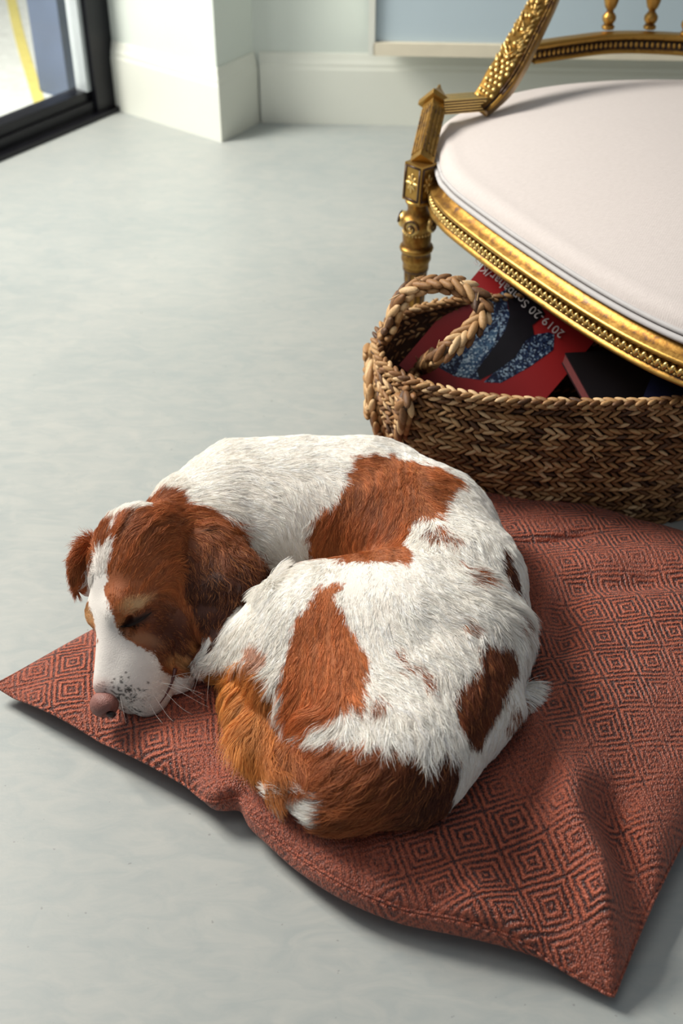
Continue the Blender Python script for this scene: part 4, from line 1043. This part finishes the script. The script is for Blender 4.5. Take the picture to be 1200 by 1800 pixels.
def coat(P, jitter=0.0):
    """coat colour of points on the dog; markings are laid on along the direction they were measured from"""
    n = len(P); q_ = PX(P)
    big = np.stack([vnoise(P * 60), vnoise(P * 60 + 17)], 1) * 7 + np.stack([vnoise(P * 190), vnoise(P * 190 + 5)], 1) * 4
    q_ = q_ + big * (0.55 + 0.45 * (q_[:, :1] > 470)) + (RNG.randn(n, 2) * jitter if jitter else 0)
    col = np.tile(WHITE, (n, 1)) * (1 + 0.03 * vnoise(P * 40))[:, None]
    kind = np.zeros(n, int)
    warm = 0.5 + 0.5 * vnoise(P * 22 + 40)
    for poly, cc in patches:
        m_ = inpoly(q_, poly); col[m_] = cc; kind[m_] = 1
    rump = inpoly(q_, patches[4][0])
    g_ = np.clip((520 - q_[:, 0]) / 110, 0, 1)[:, None]; d_ = np.clip((q_[:, 0] - 640) / 110, 0, 1)[:, None]
    col[rump] = (BROWN * (1 - g_) * (1 - d_) + GOLDEN * g_ + DARK * d_)[rump]
    for x, y, r in spots:
        m_ = ((q_[:, 0] - x) ** 2 + (q_[:, 1] - y) ** 2 < r * r) & (RNG.rand(n) < 0.6); col[m_] = BROWN * .8; kind[m_] = 1
    head = (q_[:, 0] < 470) & inpoly(q_, head_brown)
    col[head] = BROWN; kind[head] = 2
    ear = head & inpoly(q_, [(318, 905), (372, 900), (470, 1000), (425, 1060), (378, 1140), (345, 1080), (322, 1030), (312, 960)])
    e_ = np.clip((q_[:, 1] - 915) / 90, 0, 1)[:, None]; col[ear] = (BROWN * .92 * (1 - e_) + DARK * .8 * e_)[ear]; kind[ear] = 3
    def soft(cx, cy, rx, ry, cc, rot=0, strength=1.0):
        cr, sr = math.cos(rot), math.sin(rot); dx, dy = q_[:, 0] - cx, q_[:, 1] - cy
        w = strength * np.exp(-(((dx * cr + dy * sr) / rx) ** 2 + ((-dx * sr + dy * cr) / ry) ** 2) ** 2)
        w = (w * (kind == 2))[:, None]; col[:] = col * (1 - w) + cc * w
    soft(298, 1110, 48, 62, DARK); soft(332, 1150, 18, 30, DARK)
    soft(236, 1064, 32, 11, TAN, -.35); soft(250, 1122, 32, 12, lin(158, 112, 80), .3, .75); soft(212, 1100, 10, 18, lin(180, 120, 70), 0, .8)
    soft(152, 1090, 22, 24, lin(186, 144, 98)); soft(312, 1160, 22, 13, lin(196, 144, 92), .3); soft(333, 1135, 8, 10, lin(170, 110, 60))
    soft(240, 1090, 30, 9, DARK * .35, -.40)
    soft(214, 1112, 9, 12, DARK * .6, 0, .7)
    fw = inpoly(q_, face_white) & (q_[:, 0] < 350); col[fw] = lin(236, 230, 224); kind[fw] = 4
    # grey-blue ticking on the lips and dark flecks beside the nose
    fw2 = fw & (q_[:, 1] > 1130); n3 = vnoise(P * 300); col[fw2] = col[fw2] * (1 + .05 * n3[fw2])[:, None]
    lw_ = (.22 * np.exp(-(((q_[:, 0] - 245) / 75) ** 2 + ((q_[:, 1] - 1262) / 34) ** 2) ** 2) * fw)[:, None]; col[:] = col * (1 - lw_)
    dst = ((q_[:, 0] - 218) / 46) ** 2 + ((q_[:, 1] - 1222) / 44) ** 2; fl_ = fw & (vnoise(P * 520 + 3) > .22 + .55 * dst); col[fl_] *= 0.10
    pw = (.6 * np.exp(-(((q_[:, 0] - 175) / 20) ** 2 + ((q_[:, 1] - 1206) / 13) ** 2)) * fw)[:, None]; col[:] = col * (1 - pw) + lin(190, 140, 130) * pw
    wl = head & ((np.abs(q_[:, 0] - 190 - (930 - q_[:, 1]) * .35) < 3) & (q_[:, 1] > 905) & (q_[:, 1] < 948)); col[wl] = WHITE
    return col, kind, PX(P), warm
dog = empty('dog', (float(HO[0]) + .3, 1.3, 0.07), 'white dog with chestnut patches and long brown ears curled asleep on the red cushion', 'dog')
me = bpy.data.meshes.new('body'); me.from_pydata(DV.tolist(), [], DF.tolist()); me.update()
body = link_mesh('body', me, M['skin'], dog)
colv, kindv, _, _ = coat(DV)
ca = me.color_attributes.new('coat_col', 'FLOAT_COLOR', 'POINT')
ca.data.foreach_set('color', np.column_stack([colv * .82, np.ones(len(colv))]).ravel().astype(np.float32))

# combing guide: px, py, direction in the photo plane, hair length in mm, lift
comb = np.array([
    (250, 880, .5, -.5, 10, .2), (300, 900, .8, -.5, 14, .25), (350, 850, .9, -.2, 13, .2), (400, 950, .5, .9, 16, .25), (440, 900, .9, .3, 14, .2), (450, 980, .5, .9, 16, .2), (520, 790, 1, .0, 10, .2), (540, 870, .7, .7, 14, .2),
    (520, 960, .3, .9, 14, .2), (620, 790, .9, .3, 12, .2), (640, 900, -.3, .95, 15, .2), (570, 920, -.5, .8, 18, .25), (700, 850, .1, .99, 14, .2), (720, 930, -.2, .98, 16, .25), (780, 860, .8, .6, 15, .25), (820, 900, .5, .85, 16, .3),
    (790, 960, .3, .95, 20, .35), (860, 960, .3, .95, 16, .25), (900, 1010, .2, 1, 12, .2), (830, 1020, .8, .6, 24, .4), (890, 1070, .9, .45, 30, .45), (780, 1060, .6, .7, 20, .3),
    (700, 1000, .3, .7, 9, .15), (620, 1000, .0, 1, 8, .15), (520, 1010, -.5, .8, 8, .15), (430, 1060, -.6, .8, 9, .15), (400, 1110, -.7, .6, 16, .3), (365, 1160, -.9, .35, 24, .4), (450, 1120, -.4, .9, 12, .2),
    (560, 1100, .0, 1, 11, .2), (560, 1200, .05, 1, 13, .2), (650, 1100, .3, .95, 12, .2), (720, 1120, .6, .75, 18, .3), (780, 1130, .5, .8, 22, .3), (860, 1120, -.1, 1, 24, .3),
    (700, 1180, .75, .6, 18, .25), (800, 1200, .1, 1, 22, .3), (840, 1220, -.25, .97, 22, .3), (880, 1200, -.1, 1, 14, .2), (890, 1280, -.3, .9, 12, .2), (935, 1220, .6, .3, 24, .5), (930, 1270, -.2, .9, 20, .4),
    (640, 1250, .4, .85, 22, .3), (560, 1262, -.75, .45, 26, .35), (490, 1235, -.4, .75, 28, .4), (720, 1260, .45, .9, 24, .3), (770, 1300, .2, 1, 26, .3), (830, 1340, -.1, 1, 12, .2), (850, 1370, -.2, .9, 12, .2),
    (430, 1180, -.75, .65, 32, .5), (415, 1240, -.35, 1, 36, .5), (440, 1310, .25, 1, 36, .5), (480, 1270, .1, 1, 30, .35), (520, 1340, .55, .8, 30, .35), (480, 1360, .7, .7, 30, .45),
    (600, 1330, -.6, .7, 28, .3), (680, 1340, -.65, .8, 28, .3), (760, 1370, -.2, 1, 22, .25), (640, 1420, -.95, .4, 28, .4), (580, 1430, -1, .35, 28, .45), (700, 1440, -.8, .4, 18, .3), (560, 1405, -1, .05, 24, .35), (515, 1400, -1, .1, 26, .45),
    (180, 1240, .2, -1, 2, .1), (200, 1190, .3, -.8, 3, .1), (240, 1180, .8, -.4, 3.5, .12), (280, 1220, .8, .0, 5, .25), (240, 1260, .6, .3, 5, .3), (310, 1190, .7, .3, 7, .3), (170, 1130, .1, -1, 3, .1), (165, 1050, .0, -1, 4, .12),
    (150, 1090, -.4, -.6, 5, .2), (220, 1050, .2, -1, 5, .15), (210, 980, .3, -.95, 9, .2), (180, 940, .2, -.95, 16, .35), (140, 960, -.6, .4, 16, .35), (132, 1010, -.3, .9, 16, .4), (240, 930, .5, -.85, 16, .3), (280, 885, .5, -.8, 24, .5),
    (260, 1000, .6, -.7, 9, .15), (300, 960, .85, -.3, 14, .2), (240, 1070, .5, -.6, 4, .15), (245, 1110, .6, .4, 5, .15), (290, 1080, .6, .3, 7, .15), (320, 1130, .5, .6, 9, .2), (300, 1150, .5, .5, 8, .2), (335, 1160, .6, .6, 10, .3),
    (340, 910, .9, -.05, 30, .3), (390, 925, .85, .5, 34, .35), (430, 970, .6, .8, 38, .45), (455, 1000, .8, .6, 40, .6), (350, 970, .3, .95, 20, .2), (390, 1000, .35, .95, 24, .25), (420, 1040, .3, .95, 26, .3), (375, 1060, -.1, 1, 14, .15), (378, 1105, .0, 1, 12, .15), (345, 1040, .0, 1, 12, .15),
], float)
def comb_at(q_):
    D = np.zeros((len(q_), 4)); 
    for s_ in range(0, len(q_), 20000):
        qq = q_[s_:s_ + 20000]
        d2 = ((qq[:, None, 0] - comb[None, :, 0]) ** 2 + (qq[:, None, 1] - comb[None, :, 1]) ** 2) / 900 + .12
        w = 1 / d2 ** 2.2; w /= w.sum(1, keepdims=True); D[s_:s_ + 20000] = w @ comb[:, 2:6]
    return D
CAMR = np.array([1.0, 0, 0]); CAMU = np.array([0, SP, CP])
# scatter roots
tv0, tv1, tv2, tv3 = (DV[DF[:, k]] for k in range(4))
nrmf = np.cross(tv2 - tv0, tv3 - tv1) * 0.5; areaf = np.linalg.norm(nrmf, axis=1); cenf = (tv0 + tv1 + tv2 + tv3) / 4
nf = nrmf / (areaf[:, None] + 1e-12)
qf = PX(cenf); isface = (qf[:, 0] < 345) & (qf[:, 1] > 1030)
wgt = areaf * np.where(nf[:, 2] < -0.35, 0.0, 1.0) * (cenf[:, 2] > 0.062) * np.where(isface, 5.0, 1.0)
NST = 400000
pick = RNG.choice(len(DF), NST, p=wgt / wgt.sum())
ru, rv = RNG.rand(NST, 1), RNG.rand(NST, 1)
roots = (tv0[pick] * (1 - ru) + tv1[pick] * ru) * (1 - rv) + (tv3[pick] * (1 - ru) + tv2[pick] * ru) * rv
nr = grad(roots)
cols, kinds, qr, warm = coat(roots, 2.0)
D4 = comb_at(qr)
# soft wandering of the comb direction -> locks
gx_, gy_ = np.arange(90, 990, 6.0), np.arange(720, 1510, 6.0)
GQ = np.stack(np.meshgrid(gx_, gy_, indexing='ij'), -1); GD = comb_at(GQ.reshape(-1, 2))[:, :2].reshape(len(gx_), len(gy_), 2)
GD /= np.linalg.norm(GD, axis=2)[..., None] + 1e-6
def streak(q_, fine, seed, steps=7, h_=3.2):
    """noise drawn out along the combing direction, so neighbouring hairs form locks"""
    tot = np.zeros(len(q_))
    for sg in (1, -1):
        p = q_.copy()
        for k in range(steps):
            tot += vnoise(np.column_stack([p / fine, np.full(len(p), seed)]))
            ii = np.clip(((p[:, 0] - 90) / 6).astype(int), 0, len(gx_) - 1); jj = np.clip(((p[:, 1] - 720) / 6).astype(int), 0, len(gy_) - 1)
            p = p + sg * h_ * GD[ii, jj]
    return np.clip(tot / (2 * steps) * 3.2, -1, 1)
st1 = streak(qr, 4.0, 3.3); st2 = streak(qr, 9.0, 21.7, 9, 4.5); st3 = streak(qr, 5.0, 43.1)
ang = 0.30 * vnoise(roots * np.array([30, 30, 30])) + 0.10 * vnoise(roots * 90 + 9) + 0.22 * st3 + RNG.randn(NST) * 0.07
ang *= np.clip(D4[:, 2] / 20, .4, 1.15)
face = (qr[:, 0] < 345) & (qr[:, 1] > 1030); ang[face] *= 0.6
cxd, cyd = D4[:, 0] * np.cos(ang) - D4[:, 1] * np.sin(ang), D4[:, 0] * np.sin(ang) + D4[:, 1] * np.cos(ang)
t3 = cxd[:, None] * CAMR - cyd[:, None] * CAMU
t3 -= nr * (t3 * nr).sum(1)[:, None]; t3 /= np.linalg.norm(t3, axis=1)[:, None] + 1e-6
D4[:, 2] = np.where((kinds != 4), np.maximum(D4[:, 2], 6.5), np.maximum(D4[:, 2], 3.5))
Ls = D4[:, 2] / 1000 * 1.2 * RNG.uniform(0.65, 1.2, NST) * (1 + .28 * st2)
lift = D4[:, 3] * RNG.uniform(.6, 1.3, NST) * (1 + .5 * st1)
# keep the eye, nostril and lip clear
NP = 5; S = np.linspace(0, 1, NP)
clump = np.stack([vnoise(roots * 160 + 31), vnoise(roots * 160 + 71), vnoise(roots * 160 + 11)], 1) * 0.12
wave = vnoise(roots * 60 + 50)
side = np.cross(nr, t3)
pts = np.zeros((NST, NP, 3), np.float32)
for k, s_ in enumerate(S):
    pts[:, k] = roots - nr * 0.0006 + Ls[:, None] * (t3 * (s_ * .96) + nr * (lift * (s_ - 0.62 * s_ * s_))[:, None] + clump * s_ * s_ * .35 + side * ((0.10 + 0.05 * (kinds == 3)) * np.sin(s_ * 5.5 + wave * 6) * s_)[:, None])
zmin = 0.052; pts[:, :, 2] = np.maximum(pts[:, :, 2], zmin)
lock = np.clip(0.5 + 0.5 * vnoise(roots * np.array([140, 140, 140]) + 77), 0, 1)
br = 1 + RNG.randn(NST) * 0.12 + np.where((kinds == 0) | (kinds == 4), .07, .42) * st1 + np.where((kinds == 0) | (kinds == 4), .03, .20) * st2
cc = np.clip(cols * br[:, None], 0.004, 0.95)
iswarm = (kinds != 0) & (kinds != 4); glint = iswarm & (RNG.rand(NST) < .14); cc[glint] = cc[glint] * .5 + lin(214, 138, 78) * .5
rw = np.where(face, 0.00024, 0.00028) * RNG.uniform(.7, 1.2, NST)
def hair(name, pts, r0, cols_, mat, parent):
    n, k, _ = pts.shape
    hc = bpy.data.hair_curves.new(name); hc.add_curves([k] * n)
    hc.attributes['position'].data.foreach_set('vector', pts.reshape(-1).astype(np.float32)) if 'position' in hc.attributes else hc.position_data.foreach_set('vector', pts.reshape(-1).astype(np.float32))
    ra = hc.attributes.get('radius') or hc.attributes.new('radius', 'FLOAT', 'POINT')
    taper = np.array([1.0, 1.0, .85, .6, .15]) if k == 5 else np.linspace(1, .15, k)
    ra.data.foreach_set('value', (r0[:, None] * taper[None]).astype(np.float32).ravel())
    ka = hc.attributes.new('coat_col', 'FLOAT_COLOR', 'CURVE')
    ka.data.foreach_set('color', np.column_stack([cols_, np.ones(n)]).astype(np.float32).ravel())
    hc.materials.append(mat)
    o = bpy.data.objects.new(name, hc); C.objects.link(o); o.parent = parent
    o.matrix_parent_inverse = Matrix.Translation(Vector(parent.location)).inverted(); return o
eyeq = ((qr[:, 0] - 238) * .93 + (qr[:, 1] - 1090) * -.37) / 30; eyeq2 = ((qr[:, 0] - 238) * .37 + (qr[:, 1] - 1090) * .93) / 5
nz_c = hp_(.117, 0, -.024)
ok = ~((eyeq ** 2 + eyeq2 ** 2) < 1) & (np.linalg.norm(roots - nz_c, axis=1) > .0205)
hair('coat', pts[ok], rw[ok], cc[ok], M['fur'], dog)
# nose
nb = bmesh.new(); bmesh.ops.create_uvsphere(nb, u_segments=40, v_segments=28, radius=1.0)
for v_ in nb.verts:
    x, y, z = v_.co                       # x forward, y side, z up
    w = 1.0 - 0.22 * max(0, -z); gx = x
    for sd in (-1, 1):                    # nostrils are comma shaped hollows
        d2 = ((y - sd * .50) / .26) ** 2 + ((z + .12) / .24) ** 2
        if x > 0: gx -= 0.42 * math.exp(-d2)
        d3 = ((y - sd * .86) / .2) ** 2 + ((z + .25) / .13) ** 2
        if x > -.2: w -= .10 * math.exp(-d3)
    gx -= .10 * math.exp(-(y / .07) ** 2) * (1 if x > 0 and z < .3 else 0)
    v_.co = Vector(nz_c + HR @ np.array([gx * .0190, y * w * .0240, z * .0195]))
bm_obj('nose', nb, M['nose'], dog)
for sd in (-1, 1):
    V = SV * (.0050, .0070, .0066); mesh_from('nostril', V @ HR.T + nz_c + HR @ np.array([.0125, sd * .0120, -.0070]), SF, M['nostril'], dog)
# closed eyelids: dark slit that follows the brow
el = np.array([on_skin(x, y, .0012) for x, y in ((212, 1100), (220, 1101), (232, 1098), (244, 1091), (256, 1083), (266, 1076))])
Vt, Ft = tube_vf(resample(catmull(el, 6), n=24), np.interp(np.linspace(0, 1, 25), [0, .15, .5, .85, 1], [.0008, .0018, .0022, .0016, .0006]), 8); mesh_from('eyelid', Vt, Ft, M['eyelid'], dog)
el2 = el * [1, 1, 1]
lp = np.array([on_skin(x, y, .0006) for x, y in ((307, 1176), (305, 1186), (301, 1198), (296, 1210), (289, 1223), (280, 1236))])
Vt, Ft = tube_vf(resample(catmull(lp, 6), n=24), np.interp(np.linspace(0, 1, 25), [0, .2, 1], [.0035, .0026, .0012]), 8); mesh_from('lip', Vt, Ft, M['lip'], dog)
# whiskers and stray hairs
wh = []
for (x, y, dx, dy, L_) in ((285, 1212, 40, 45, .045), (292, 1205, 60, 28, .05), (270, 1222, 30, 50, .04), (300, 1190, 48, -20, .04), (280, 1200, 55, 5, .05), (262, 1235, 20, 42, .035), (306, 1195, 50, 30, .045), (210, 1220, 12, 38, .03),
                           (350, 1165, -20, 40, .035), (360, 1160, -8, 45, .04), (370, 1168, 4, 48, .04)):
    p0 = on_skin(x, y)
    if p0[2] < .05: continue
    d_ = dx * CAMR - dy * CAMU; d_ /= np.linalg.norm(d_); n0 = grad(p0[None])[0]
    wh.append([p0 + L_ * (d_ * s_ + n0 * .35 * s_ - np.array([0, 0, .25]) * s_ * s_) for s_ in S])
for w_ in wh:
    w_ = np.array(w_); w_[:, 2] = np.maximum(w_[:, 2], .07)
    Vt, Ft = tube_vf(resample(catmull(w_, 4), n=10), np.linspace(.00035, .0001, 11), 5); mesh_from('whisker', Vt, Ft, M['whisker'], dog)
